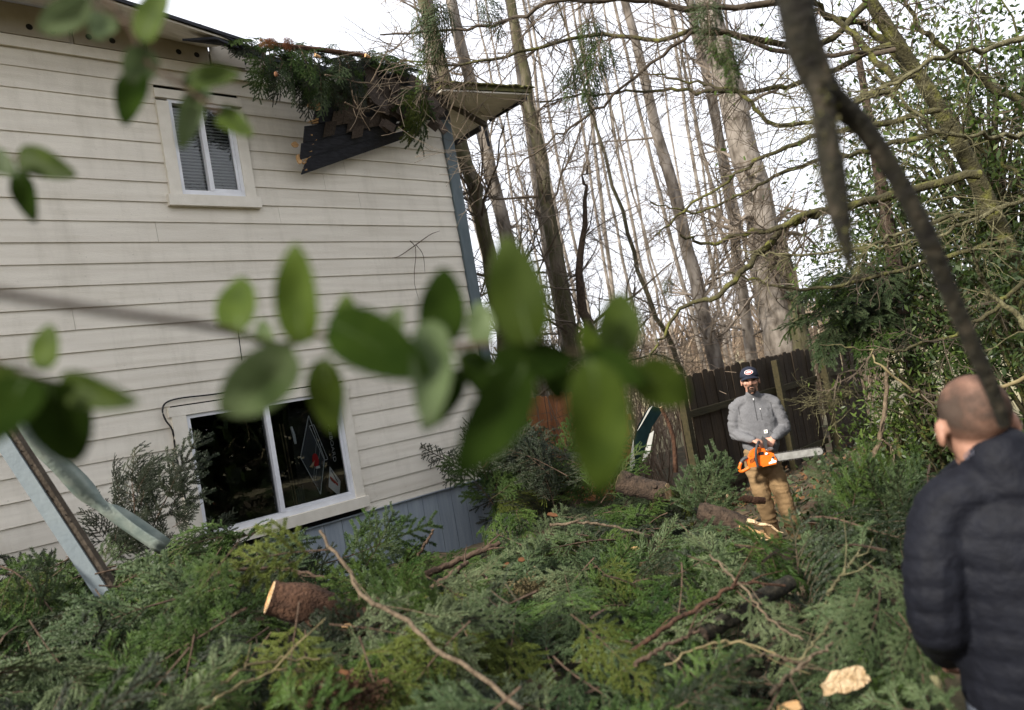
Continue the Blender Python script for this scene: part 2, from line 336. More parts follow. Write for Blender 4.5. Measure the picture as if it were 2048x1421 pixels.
for k, z0 in enumerate(edges):
    z1 = edges[k + 1] if k + 1 < len(edges) else z0 + ROW
    if z0 > 5.85: break
    z1 = min(z1, 5.87)
    cuts = [XL, X1 - .002]
    segs = [(XL, X1 - .003)]
    for (a, b_, c, d) in WIN:
        if z1 > c + .01 and z0 < d - .01:
            segs = [s for (p, q) in segs for s in (((p, a + .012), (b_ - .012, q)) if p < a and q > b_ else ((p, q),))]
    out = []
    for (p, q) in segs:
        if q - p > 2.2:
            j = p + (q - p) * random.uniform(.3, .75); out += [(p, j - .0015), (j + .0015, q)]
        else: out.append((p, q))
    for (p, q) in out: siding_board(p, q, z0, z1, k)
def hbox(name, lo, hi, m, parent=None):
    b = MB(); b.box(lo, hi); return wbuild(b, name, m, parent or house) if (parent is None or parent is house) else wpart(b, name, m, parent)
def wpart(b, name, m, parent, smooth=False):
    off = np.array(house.location); b.v = [v - off for v in b.v]; return b.build(name, m, parent, smooth)
# sheathing behind the boards (with window openings), side and rear walls, floor, ceiling
b = MB(); y0, y1 = W + .034, W + .12
def panel_with_holes(b, x0, x1, z0, z1, holes):
    xs = sorted({x0, x1, *[h[0] for h in holes], *[h[1] for h in holes]}); 
    for xa, xb in zip(xs[:-1], xs[1:]):
        zs = [z0]
        for h in sorted(holes, key=lambda h: h[2]):
            if h[0] <= xa and h[1] >= xb: zs += [h[2], h[3]]
        zs.append(z1)
        for i in range(0, len(zs), 2): b.box((xa, y0, zs[i]), (xb, y1, zs[i + 1]))
HOLES = [(2.61, 3.225, 4.42, 5.33), (2.325, 3.882, 1.25, 2.36)]
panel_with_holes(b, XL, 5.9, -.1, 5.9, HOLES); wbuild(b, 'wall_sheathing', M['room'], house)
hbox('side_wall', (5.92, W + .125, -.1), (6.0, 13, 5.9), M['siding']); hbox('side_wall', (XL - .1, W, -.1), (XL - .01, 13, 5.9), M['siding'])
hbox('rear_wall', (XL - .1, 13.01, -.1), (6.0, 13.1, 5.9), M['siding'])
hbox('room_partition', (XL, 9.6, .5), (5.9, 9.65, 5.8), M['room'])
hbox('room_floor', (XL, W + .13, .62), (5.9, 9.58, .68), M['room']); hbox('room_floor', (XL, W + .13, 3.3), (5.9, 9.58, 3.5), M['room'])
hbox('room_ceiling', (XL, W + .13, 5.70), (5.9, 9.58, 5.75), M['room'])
# corner boards
hbox('corner_board', (X1, W - .035, ZB + 1.28 - 1.28), (X1 + .155, W + .0, 5.86), M['bluetrim'])
hbox('corner_board', (X1 + .12, W + .003, ZB), (X1 + .158, W + .12, 5.86), M['bluetrim'])
# skirting panels with grooves
xs = np.arange(XL, X1 + .1, .203)
for a in xs: hbox('skirt_panel', (a + .003, W + .012, .0), (a + .200, W + .03, ZB - .012), M['skirt'])
hbox('skirt_backing', (XL, W + .0305, 0), (X1 + .1, W + .0335, ZB - .013), M['dark'])
hbox('drip_flashing', (XL, W - .02, ZB - .010), (X1 + .0, W + .03, ZB - .002), M['skirt'])
# ---- upper window
def window(outer, hole, mullx, sill, head_overhang, open_left):
    ox0, ox1, oz0, oz1 = outer; x0, x1, z0, z1 = hole
    w = empty('window', (0, 0, 0)); w.parent = house; w.location = Vector((0, 0, 0)) - house.location
    def pb(name, lo, hi, m, par=w):
        q = MB(); q.box(lo, hi); return q.build(name, m, par)
    pb('trim_board', (ox0, W - .036, z0 - .02), (x0, W + .02, oz1 - .10), M['trim'])
    pb('trim_board', (x1, W - .036, z0 - .02), (ox1, W + .02, oz1 - .10), M['trim'])
    pb('trim_board', (ox0 - head_overhang, W - .038, z1), (ox1 + head_overhang, W + .02, z1 + .085), M['trim'])
    pb('sill', (ox0 - .03, W - .06, sill), (ox1 + .03, W + .02, z0 - .02), M['trim'])
    f = .035
    for lo, hi in [((x0, z0 - .018), (x0 + f, z1 - .001)), ((x1 - f, z0 - .018), (x1, z1 - .001))]:
        pb('frame', (lo[0], W - .018, lo[1]), (hi[0], W + .06, hi[1]), M['vinyl'])
    pb('frame', (x0 + f, W - .017, z1 - f), (x1 - f, W + .06, z1 - .0015), M['vinyl'])
    pb('frame', (x0 + f, W - .017, z0 - .018), (x1 - f, W + .06, z0 + f), M['vinyl'])
    pb('mullion', (mullx - .022, W - .022, z0 + f + .001), (mullx + .022, W + .055, z1 - f - .001), M['vinyl'])
    # sash round the right pane
    s = .026
    pb('sash', (mullx + .0225, W - .010, z0 + f + .001), (x1 - f - .001, W + .03, z0 + f + s), M['vinyl'])
    pb('sash', (x1 - f - s, W - .010, z0 + f + s + .001), (x1 - f - .0012, W + .03, z1 - f - .001), M['vinyl'])
    pb('pane', (mullx + .023, W + .008, z0 + f + s + .002), (x1 - f - s - .001, W + .012, z1 - f - .002), M['glass'])
    pb('pane', (x0 + f + .001, W + .035, z0 + f + .002), (mullx - .0225, W + .039, z1 - f - .002), M['glass'])
    return w, pb
w1, pb1 = window(WIN[0], HOLES[0], 2.905, 4.295, -.0, False)
for i in range(27):
    z = 4.47 + i * .0315
    q = MB(); q.box((2.655, -.011, -.0006), (3.19, .011, .0006)); o = q.build('blind_slat', M['blind'], w1)
    o.location = (0, W + .095, z); o.rotation_euler[0] = math.radians(62)
w2, pb2 = window(WIN[1], HOLES[1], 3.085, 1.12, .02, True)
# things standing behind the lower right pane
def quad_obj(name, pts, m, par, th=.006):
    q = MB(); V = [np.array(p) for p in pts]; V2 = [p + np.array([0, th, 0]) for p in V]
    q.add(V + V2, [[0, 1, 2, 3], [7, 6, 5, 4], [0, 4, 5, 1], [1, 5, 6, 2], [2, 6, 7, 3], [3, 7, 4, 0]]); return q.build(name, m, par)
def text_mesh(body, size):
    c = bpy.data.curves.new('lettering', 'FONT'); c.body = body; c.size = size; c.extrude = .001; c.align_x = 'CENTER'; c.align_y = 'CENTER'
    o = bpy.data.objects.new('lettering_tmp', c); col.objects.link(o)
    dg = bpy.context.evaluated_depsgraph_get(); me = bpy.data.meshes.new_from_object(o.evaluated_get(dg))
    bpy.data.objects.remove(o); bpy.data.curves.remove(c); return me
YI = 7.15
def xz(*pp): return [(x, YI, z) for x, z in pp]
game = empty('game_box', (0, 0, 0)); tag(game, 'dark games table box with printed table outline and SHUFFLEBOARD lettering behind window glass', 'box')
game.location = (3.6, YI, .68)
def gp(o): o.location = o.location - game.location; return o
gp(quad_obj('box_body', [(3.40, YI + .03, .69), (3.90, YI + .03, .69), (3.90, YI + .03, 2.25), (3.40, YI + .03, 2.25)], M['dark'], game, .12))
gp(quad_obj('printed_table', xz((3.447, 1.753), (3.600, 1.339), (3.709, 1.689), (3.60, 2.10)), M['board_game'], game))
def outline(pts, r=.0035):
    for a, c in zip(pts, pts[1:] + pts[:1]):
        q = MB(); q.tube([(a[0], YI - .004, a[1]), (c[0], YI - .004, c[1])], r, 4); gp(q.build('printed_line', M['line'], game))
outline([(3.447, 1.753), (3.600, 1.339), (3.709, 1.689), (3.61, 2.16)], .0042)
outline([(3.599, 2.054), (3.651, 2.057), (3.746, 1.675), (3.706, 1.671)])
for a, c in [((3.66, 1.92), (3.55, 1.50)), ((3.70, 1.85), (3.56, 1.48))]:
    q = MB(); q.tube([(a[0], YI - .003, a[1]), (c[0], YI - .003, c[1])], .0018, 4); gp(q.build('printed_line', M['line'], game))
lt = link('lettering', text_mesh('SHUFFLEBOARD', .083), game); lt.data.materials.append(M['white'])
lt.location = Vector((3.818, YI - .01, 1.93)) - game.location; lt.rotation_euler = (math.radians(90), math.radians(90), 0)
lt.scale = (1, .62, 1)
pad = empty('table_tennis_bat', (3.60, YI - .02, 1.62), 'red table tennis bat with wooden handle in front of dark box', 'bat')
q = MB(); q.prism([(.034 * math.cos(t), .073 + .072 * math.sin(t)) for t in np.linspace(0, 6.283, 19)[:-1]], 'y', 0, .01); q.build('blade', M['red'], pad)
q = MB(); q.prism([(-.034, .055), (-.012, .075), (-.045, .0), (-.075, .018)], 'y', -.004, .014); q.build('handle', M['pale_wood'], pad)
q = MB(); q.box((-.01, -.01, -.015), (.03, .012, .01)); q.build('handle_tip', M['white'], pad)
card = empty('printed_card', (3.78, 7.13, 1.24), 'white card with red stripe and small print behind right window pane', 'card')
def cq(name, pts, m, dy=0):
    q = MB(); V = [(x - 3.78, dy, z - 1.24) for x, z in pts]; V += [(a, b_ + .004, c) for a, b_, c in V]
    n = len(pts); q.add(V, [[0, 1, 2, 3], [7, 6, 5, 4]] + [[i, i + 4, (i + 1) % 4 + 4, (i + 1) % 4] for i in range(4)]); q.build(name, m, card)
cq('sheet', [(3.745, 1.597), (3.695, 1.394), (3.800, 1.27), (3.84, 1.42)], M['white'])
cq('stripe', [(3.728, 1.50), (3.724, 1.475), (3.800, 1.375), (3.805, 1.40)], M['red'], -.006)
cq('stripe', [(3.735, 1.47), (3.732, 1.455), (3.765, 1.41), (3.768, 1.425)], M['red'], -.006)
for i in range(8):
    u = i / 8; cq('print_line', [(3.750 + .05 * u, 1.56 - .13 * u), (3.750 + .05 * u, 1.545 - .13 * u), (3.762 + .05 * u, 1.53 - .13 * u), (3.762 + .05 * u, 1.545 - .13 * u)], M['ink'], -.006)
for (a, c, r, lab) in [((3.283, 2.132), (3.303, 1.334), .006, 'thin pale cue standing nearest the window mullion'), ((3.318, 2.126), (3.331, 1.316), .008, 'thin pale cue standing beside the first, farther from the mullion')]:
    q = MB(); q.tube([(a[0], YI, a[1]), (c[0], YI, c[1]), (c[0], YI, .70)], r, 6); onepiece(q, 'cue', M['stick'], lab, 'cue', 'cues behind the window')
q = MB()
for i in range(4): q.box((3.35 + i * .021, YI, .69), (3.365 + i * .021, YI + .05, 1.44 + .01 * i))
onepiece(q, 'slatted_rack', M['grey_plastic'], 'grey slatted rack low behind the window near the mullion', 'rack')
q = MB(); q.tube([(3.40, YI, 2.08), (3.415, YI, 2.0), (3.42, YI, 1.9)], [.012, .016, .012], 6); o = q.build('wall_hook', M['line'], house); o.location = -house.location

# ---- eave and roof
def slab(name, corners, th, m, par=None):                      # corners: 4 points of the lower face, extruded upwards
    q = MB(); V = [np.array(c, float) for c in corners]; V2 = [c + np.array([0, 0, th]) for c in V]
    q.add(V + V2, [[3, 2, 1, 0], [4, 5, 6, 7], [0, 1, 5, 4], [1, 2, 6, 5], [2, 3, 7, 6], [3, 0, 4, 7]]); return wpart(q, name, m, par or house)
roof = empty('roof', (0, 0, 0)); roof.parent = house
E0 = 5.90
def zr(y, sag=0): return 5.86 + (y - 6.36) * .26 - sag
x_int = 3.12
slab('soffit_sheet', [(XL - .4, 6.36, zr(6.36)), (2.0, 6.36, zr(6.36)), (2.0, 13.2, zr(13.2)), (XL - .4, 13.2, zr(13.2))], .018, M['soffit'], roof)
slab('soffit_sheet', [(2.002, 6.36, zr(6.36)), (x_int, 6.36, zr(6.36, .17)), (x_int - .15, 7.6, zr(7.6, .05)), (2.002, 7.6, zr(7.6))], .018, M['soffit'], roof)
slab('shingle_layer', [(XL - .4, 6.33, zr(6.33) + .0215), (2.0, 6.33, zr(6.33) + .0215), (2.0, 13.2, zr(13.2) + .0215), (XL - .4, 13.2, zr(13.2) + .0215)], .03, M['felt'], roof)
slab('shingle_layer', [(2.002, 6.33, zr(6.33) + .0215), (x_int + .06, 6.33, zr(6.33, .17) + .0215), (x_int - .1, 7.6, zr(7.6, .05) + .0215), (2.002, 7.6, zr(7.6) + .0215)], .03, M['felt'], roof)
# torn black end flap of the intact part
fl = [PY(365, 82, 6.5), PY(432, 78, 6.34), PY(478, 97, 6.34), PY(445, 92, 6.6)]
slab('torn_felt', fl, .02, M['felt'], roof)
slab('torn_felt', [PY(400, 52, 6.34), PY(480, 88, 6.34), PY(500, 120, 6.45), PY(440, 85, 6.5)], .02, M['felt'], roof)
# frieze blocks between the rafters, each with vent holes
bx = np.arange(-2.4, 4.0, .61)
for i, a in enumerate(bx):
    if a > 3.4: break
    blk = hbox('frieze_block', (a + .02, W - .045, 5.72), (a + .59, W - .005, 5.99), M['frieze'])
    for u in (.14, .33) if i % 2 else (.30, .47):
        q = MB(); q.prism([(a + u + .026 * math.cos(t), 5.80 + .026 * math.sin(t)) for t in np.linspace(0, 6.283, 15)[:-1]], 'y', W - .0475, W - .044)
        wpart(q, 'vent_hole', M['dark'], blk)
for a in bx:
    if a < 3.3: slab('rafter', [(a - .019, 6.42, zr(6.42, .17 * max(0, a - 2)) - .12), (a + .019, 6.42, zr(6.42, .17 * max(0, a - 2)) - .12), (a + .019, 7.4, zr(7.4) - .13), (a - .019, 7.4, zr(7.4) - .13)], .125, M['frieze'], roof) if False else None
hbox('frieze_board', (XL, W - .03, 5.62), (3.75, W - .012 + .006, 5.717), M['trim'])
hbox('frieze_block', (3.08, W - .06, 5.735), (3.42, W - .046, 5.93), M['frieze'])
# black slab standing for the shade of the attic gap above the damaged stretch
slab('attic_gap_shade', [(3.3, 6.90, 5.87), (5.95, 6.90, 5.84), (5.95, 7.6, 6.0), (3.3, 7.6, 6.02)], .05, M['felt'], roof)
slab('roof_plane', [(2.01, 7.62, zr(7.62)), (6.9, 7.62, zr(7.62)), (6.9, 13.2, zr(13.2)), (2.01, 13.2, zr(13.2))], .04, M['moss_shingle'], roof)
# corner eave at the right, still standing
tip = PX(1058, 190, 6.93); fend = PX(910, 285, 6.93); lft = PY(884, 182, 6.36)
tip = np.array(tip); 
slab('soffit_sheet', [lft, tip, (6.93, fend[1], fend[2] + .02), (5.95, fend[1], tip[2] + .12)], .02, M['soffit'], roof)
slab('moss_edge', [lft + np.array([-.02, -.02, .024]), tip + np.array([.02, -.03, .024]), (6.97, fend[1], fend[2] + .05), (5.9, fend[1] + .1, tip[2] + .2)], .05, M['moss_shingle'], roof)
for i in range(17):                                             # ragged mossy shingle tabs along the edge
    u = i / 16; p = lft * (1 - u) + tip * u
    q = MB(); q.box((-.055, -.03, 0), (.052, .14, .012)); o = q.build('shingle', M['moss_shingle'], roof)
    o.location = Vector(p + np.array([0, -.045 + rng.normal(0, .012), .078])) - house.location
    o.rotation_euler = (math.radians(12) + rng.normal(0, .05), rng.normal(0, .05), rng.normal(0, .08))
def fascia(a, c, h=.13, m='felt', th=.03, nm='fascia_board'):
    a = np.array(a); c = np.array(c); d = unit(c - a); n = unit(np.cross(d, (0, 0, 1)))
    q = MB(); V = [a, c, c + np.array([0, 0, h]), a + np.array([0, 0, h])]; V2 = [v + n * th for v in V]
    q.add(V + V2, [[0, 1, 2, 3], [7, 6, 5, 4], [0, 4, 5, 1], [1, 5, 6, 2], [2, 6, 7, 3], [3, 7, 4, 0]]); return wpart(q, nm, M[m], roof)
fascia(PX(1052, 200, 6.93), PX(978, 243, 6.93), .09); fascia(PX(960, 262, 6.93), PX(910, 291, 6.93), .10)
fascia(PX(970, 250, 6.93), PX(981, 294, 6.93), .10, th=.05)
q = MB(); q.tube([PZ(890, 203, 5.66), PZ(970, 250, 5.60)], [.04, .04], 4, rot=.78); wpart(q, 'lookout_beam', M['board_brown'], roof)
# hanging torn eave panel
A_, B_, D_ = PY(600, 350, 6.83), PY(900, 245, 6.80), PY(640, 165, 6.46)
B2 = PY(890, 190, 6.5)
hang = empty('torn_eave', (0, 0, 0)); hang.parent = house
def hp(u, v, off=0.0):
    lo = A_ * (1 - u) + B_ * u; hi = D_ * (1 - u) + B2 * u; p = lo * (1 - v) + hi * v
    n = unit(np.cross(B_ - A_, D_ - A_)); n = n if n[1] < 0 else -n
    return p + n * off
def hquad(name, uv, off, th, m, par=hang):
    V = [hp(u, v, off + th) for u, v in uv]; V2 = [hp(u, v, off) for u, v in uv]
    q = MB(); q.add(V + V2, [[0, 1, 2, 3], [7, 6, 5, 4], [0, 4, 5, 1], [1, 5, 6, 2], [2, 6, 7, 3], [3, 7, 4, 0]]); return wpart(q, name, m, par)
for i in range(3):
    v0, v1 = i * .18 + .002, i * .18 + .178
    hquad('sheathing_plank', [(-.02 * i + rng.normal(0, .02), v0), (.55 + .1 * rng.random(), v0), (.56 + .1 * rng.random(), v1), (-.02 * i + rng.normal(0, .02), v1)], 0, .02, M['felt'])
hquad('sheathing_plank', [(.01, .545), (1, .1), (1, 1), (.0, .95)], -.008, .02, M['felt'])
for r_ in range(6):
    v0 = .30 + r_ * .115
    for c_ in range(13):
        u0 = .04 + c_ * .075 + (r_ % 2) * .035
        if u0 > .97 or (r_ == 0 and (c_ < 2 or 4 < c_ < 8)) or rng.random() < .10: continue
        if v0 < .42 and c_ > 3 and rng.random() < .55: continue
        d = rng.normal(0, .02)
        hquad('shingle', [(u0, v0 - .02 + d), (u0 + .072, v0 - .02 + d * .4), (u0 + .072, v0 + .15), (u0, v0 + .15)], .022 + .004 * (6 - r_) + rng.random() * .006, .006, M['shingle'])
for i in range(18):                                            # splintered broken edge at the left end
    v = rng.random() * .62; p0 = hp(.015 + rng.normal(0, .01), v, .012); d = unit(hp(-.4, v + rng.normal(0, .25)) - p0) * rng.uniform(.015, .07)
    q = MB(); q.tube([p0 - d * .8, p0 + d * .3, p0 + d], [rng.uniform(.004, .016), rng.uniform(.004, .011), .001], 4); wpart(q, 'splinter', M['raw'], hang)
for (px, py, w, h_) in [(628, 212, 34, 22), (640, 190, 30, 14), (598, 318, 14, 22), (590, 290, 16, 12)]:
    q = MB(); c = PY(px, py, 6.42 if py < 250 else 6.76); s = .0047
    pl = [(w * s / 2 * math.cos(t) * rng.uniform(.8, 1.2), h_ * s / 2 * math.sin(t) * rng.uniform(.75, 1.2)) for t in np.linspace(0, 6.283, 10)[:-1]]
    q.prism(pl, 'y', -.01, .01); q.v = [v + c for v in q.v]; wpart(q, 'broken_plywood', M['raw'], hang)
for i in range(7):
    p = PY(625 + rng.normal(0, 8), 165 + rng.normal(0, 8), 6.3); d = np.array([.05 + rng.normal(0, .02), -.01, -.14 + rng.normal(0, .03)])
    q = MB(); q.tube([p - d * .6, p + d * .6], [.007, .002], 4); wpart(q, 'splinter', M['pale_wood'], hang)
# stray shingles right of the panel, above the corner
for i in range(34):
    px, py = rng.uniform(735, 875), 0; py = 150 + (px - 735) * .25 + rng.uniform(-20, 55)
    p = PY(px, py, 6.42 + rng.uniform(0, .1)); q = MB(); q.box((-.07, -.005, -.06), (.07, .003, .06)); o = q.build('shingle', M['shingle'], hang)
    o.location = Vector(p) - house.location; o.rotation_euler = (rng.normal(.2, .2), rng.normal(.5, .35), rng.normal(0, .15))
for i in range(26):
    px = rng.uniform(768, 885); p = PY(px, 200 + rng.uniform(0, 62), 6.50 + rng.uniform(0, .12)); q = MB(); q.box((-.065, -.005, -.05), (.065, .003, .05)); o = q.build('shingle', M['shingle'], hang)
    o.location = Vector(p) - house.location; o.rotation_euler = (rng.normal(.1, .2), rng.normal(.6, .25), rng.normal(0, .2))
# black torn felt standing up on the broken ridge
for pp in [[(707, 165), (722, 118), (748, 112), (790, 165)], [(770, 150), (800, 138), (850, 165), (800, 172)], [(690, 140), (712, 150), (720, 175), (680, 180)]]:
    V = [PY(x, y, 6.5 + .05 * i) for i, (x, y) in enumerate(pp)]; V2 = [v + np.array([0, .03, 0]) for v in V]
    q = MB(); q.add(V + V2, [[0, 1, 2, 3], [7, 6, 5, 4], [0, 4, 5, 1], [1, 5, 6, 2], [2, 6, 7, 3], [3, 7, 4, 0]]); wpart(q, 'torn_felt', M['felt'], hang)
# cable clipped round the lower window and thin wire above
q = MB(); q.tube(spline([PY(x, y, W - .035) for x, y in [(470, 783), (420, 790), (360, 797), (332, 806), (325, 822), (332, 842), (345, 862), (352, 910), (364, 965), (377, 1030)]], 40), .008, 6); wpart(q, 'cable', M['black'], house, True)
q = MB(); q.tube([PY(475, 652, W - .03), PY(479, 685, W - .03), PY(484, 722, W - .03)], .005, 5); wpart(q, 'cable', M['black'], house)
# all direct children were built in world coordinates minus the house origin already

# ------------------------------------------------------------------ fences
def fence(label, origin, direction, length, top, bottom, m, mr, pw=.14, rail_z=(.3, 1.32), posts=(), rail_side=-1, dog=True, drop=lambda i: 0):
    o = empty('wooden_fence', origin, label, 'fence', rz=math.atan2(direction[1], direction[0]))
    n = int(length / pw); proto = []
    for v in range(3):
        q = MB(); h = 1.0; c = .025
        pl = [(0.003, 0), (pw - .003, 0), (pw - .003, top - bottom - c), (pw - .003 - c, top - bottom), (.003 + c, top - bottom), (.003, top - bottom - c)]
        q.prism(pl, 'y', 0, .018); proto.append(q.mesh('fence_board', m))
    for i in range(n):
        b_ = link('fence_board', proto[i % 3], o); b_.location = (i * pw, rng.normal(0, .004), bottom + rng.normal(0, .012) - drop(i)); b_.rotation_euler = (rng.normal(0, .006), rng.normal(0, .006), rng.normal(0, .01))
    for z in rail_z:
        q = MB(); q.box((0, -.045 if rail_side < 0 else .026, z - .045), (length, -.008 if rail_side < 0 else .062, z + .045)); q.build('rail', mr, o)
    for x in posts:
        q = MB(); q.box((x - .045, -.14, -.2), (x + .045, -.05, top - .06)); q.build('post', mr, o)
    return o
fz = fence('dark weathered board fence behind the man with the chainsaw', (7.95, 5.67, 0), (1, 0), 3.85, 1.83, .10, M['fence'], M['fence_rail'], posts=(.0, 2.5))
fence('short dark fence stretch right of the chainsaw man, leaning by the evergreens', (11.86, 5.60, 0), (1, -.04), 1.42, 1.84, .06, M['fence'], M['fence_rail'], rail_z=(.4, 1.35), posts=(.02,))
pO = P(1040, 796, 12.5); dO = unit((P(1150, 780, 11.6) - pO) * np.array([1, 1, 0]))
fence('reddish orange cedar fence seen between house and debris', (pO[0] - dO[0] * 1.2, pO[1] - dO[1] * 1.2, 0), dO[:2], 3.4, 1.80, .05, M['orange_fence'], M['orange_fence'], rail_side=1)
# yellowish post by the orange fence
q = MB(); a = P(1047, 850, 12.0); q.box((-.04, -.04, 0), (.04, .04, a[2] + .15)); q.v = [v + np.array([a[0], a[1], 0]) for v in q.v]; onepiece(q, 'fence_post', M['straw'], 'yellowish post stub before the orange fence', 'post')
# torn teal sheet leaning beside the fence end
q = MB(); pp = [(1312, 812), (1290, 850), (1276, 900), (1264, 948)]; L_ = [P(x - 12, y, 8.2) for x, y in pp]; R_ = [P(x + 16 - 3 * i, y + 6, 8.3) for i, (x, y) in enumerate(pp)]
V = L_ + R_ + [p + np.array([.03, .03, 0]) for p in L_ + R_]
q.add(V, [[i, i + 1, i + 5, i + 4] for i in range(3)] + [[i + 8, i + 12, i + 13, i + 9] for i in range(3)] + [[0, 4, 12, 8], [3, 11, 15, 7]])
ts = empty('torn_panel', P(1275, 945, 8.2), 'torn teal panel with white ragged edges leaning beside fence end', 'panel'); wbuild(q, 'sheet', M['teal'], ts)
for pp in [[(1298, 818), (1305, 812), (1283, 850), (1275, 862)], [(1300, 868), (1308, 862), (1300, 905), (1284, 925)], [(1262, 905), (1267, 880), (1270, 930), (1259, 948)]]:
    q = MB(); V = [P(x, y, 8.12) for x, y in pp]; q.add(V + [v + np.array([.01, .01, 0]) for v in V], [[0, 1, 2, 3], [7, 6, 5, 4], [0, 4, 5, 1], [1, 5, 6, 2], [2, 6, 7, 3], [3, 7, 4, 0]]); wbuild(q, 'torn_edge', M['white_sheet'], ts)

# ------------------------------------------------------------------ fallen fascia board and bent gutter
a, c = P(-90, 700, 3.55), P(238, 1205, 3.9); d = unit(c - a)
brd = empty('fallen_board', c, 'pale blue painted board with dark back leaning down into the branches', 'board')
nrm = unit(np.cross(d, VF)); view = unit(np.cross(nrm, d))
def obox(q, a, c, w0, w1, v0, v1):
    V = [p + nrm * w + view * v for p in (a, c) for w, v in ((w0, v0), (w1, v0), (w1, v1), (w0, v1))]
    q.add(V, [[0, 1, 5, 4], [1, 2, 6, 5], [2, 3, 7, 6], [3, 0, 4, 7], [3, 2, 1, 0], [4, 5, 6, 7]])
s_ = 1 if nrm @ VR < 0 else -1; nrm = nrm * s_
q = MB(); obox(q, a, c, .0, .078, -.02, .02); wbuild(q, 'painted_face', M['board_blue'], brd)
q = MB(); obox(q, a, c, -.032, -.001, -.012, .028); wbuild(q, 'bare_timber', M['board_brown'], brd)
for i in range(9):
    p = a + (c - a) * rng.uniform(.3, .95); q = MB(); q.ell(p + nrm * rng.uniform(-.028, -.006) - view * .014, (.004, .004, .004), nu=6, nv=4); wbuild(q, 'nail_hole', M['dark'], brd)
path = spline([P(5, 790, 4.0), P(60, 870, 4.1), P(130, 940, 4.2), P(190, 1003, 4.3), P(235, 1030, 4.35), P(330, 1095, 4.4)], 26)
q = MB(); t = np.gradient(path, axis=0); prof0 = .72 * np.array([(-.062, .05), (-.065, -.03), (-.03, -.055), (.035, -.055), (.062, -.02), (.05, .01), (.066, .05)])
V = []
for i, p in enumerate(path):
    u = i / 25; tt = unit(t[i]); s1 = unit(np.cross(tt, VF)); s2 = unit(np.cross(s1, tt)); w = 1.1 * math.sin(u * 5.2) - .5; k = 1 - .45 * math.exp(-((u - .62) / .08) ** 2)
    for x, y in prof0 * [1.0, k]: V.append(p + s1 * (x * math.cos(w) - y * math.sin(w)) + s2 * (x * math.sin(w) + y * math.cos(w)))
m_ = len(prof0); F = [[i * m_ + j, i * m_ + j + 1, (i + 1) * m_ + j + 1, (i + 1) * m_ + j] for i in range(25) for j in range(m_ - 1)]
q.add(V, F); o = onepiece(q, 'bent_gutter', M['gutter'], 'twisted pale green metal gutter fallen behind the blue board', 'gutter', smooth=True)
sm = o.modifiers.new('thickness', 'SOLIDIFY'); sm.thickness = .004

# ------------------------------------------------------------------ conifer boughs
def shoot_needles(segs, nl, nw, ds, alpha=.9, upn=.5, ranks=3):
    """segs: list of polylines (k,3). returns verts, tris of thin needles along them"""
    bases, dirs, ups = [], [], []
    for pl in segs:
        d = np.diff(pl, axis=0); l = np.linalg.norm(d, axis=1); tot = l.sum(); n = max(2, int(tot / ds)); cum = np.concatenate([[0], np.cumsum(l)])
        s = (np.arange(n) + rng.random(n)) / n * tot; i = np.clip(np.searchsorted(cum, s) - 1, 0, len(d) - 1)
        bases.append(pl[i] + d[i] * ((s - cum[i]) / l[i])[:, None]); dirs.append(d[i] / l[i][:, None])
    B = np.concatenate(bases); D = np.concatenate(dirs); n = len(B)
    up = np.array([0, 0, 1.0]); S = np.cross(D, up); S /= np.linalg.norm(S, axis=1)[:, None] + 1e-9; U = np.cross(S, D)
    outV = []
    for r in range(ranks):
        sg = (1 if r == 0 else -1 if r == 1 else 0)
        al = alpha + rng.normal(0, .18, n)
        if r < 2: lat = S * sg + U * rng.normal(.15, .3, n)[:, None]
        else: lat = U * 1.0 + S * rng.normal(0, .8, n)[:, None]
        lat /= np.linalg.norm(lat, axis=1)[:, None]
        dr = D * np.cos(al)[:, None] + lat * np.sin(al)[:, None]
        ln = nl * rng.uniform(.75, 1.15, n) * (.8 if r == 2 else 1)
        per = np.cross(dr, U if r < 2 else S) + rng.normal(0, .35, (n, 3)); per /= np.linalg.norm(per, axis=1)[:, None] + 1e-9
        tip = B + dr * ln[:, None]
        mid = B + dr * (ln * .3)[:, None]
        outV.append(np.stack([B, mid + per * nw / 2, tip, mid - per * nw / 2], 1))
    V = np.concatenate(outV).reshape(-1, 3); F = np.arange(len(V)).reshape(-1, 4)
    return V, F
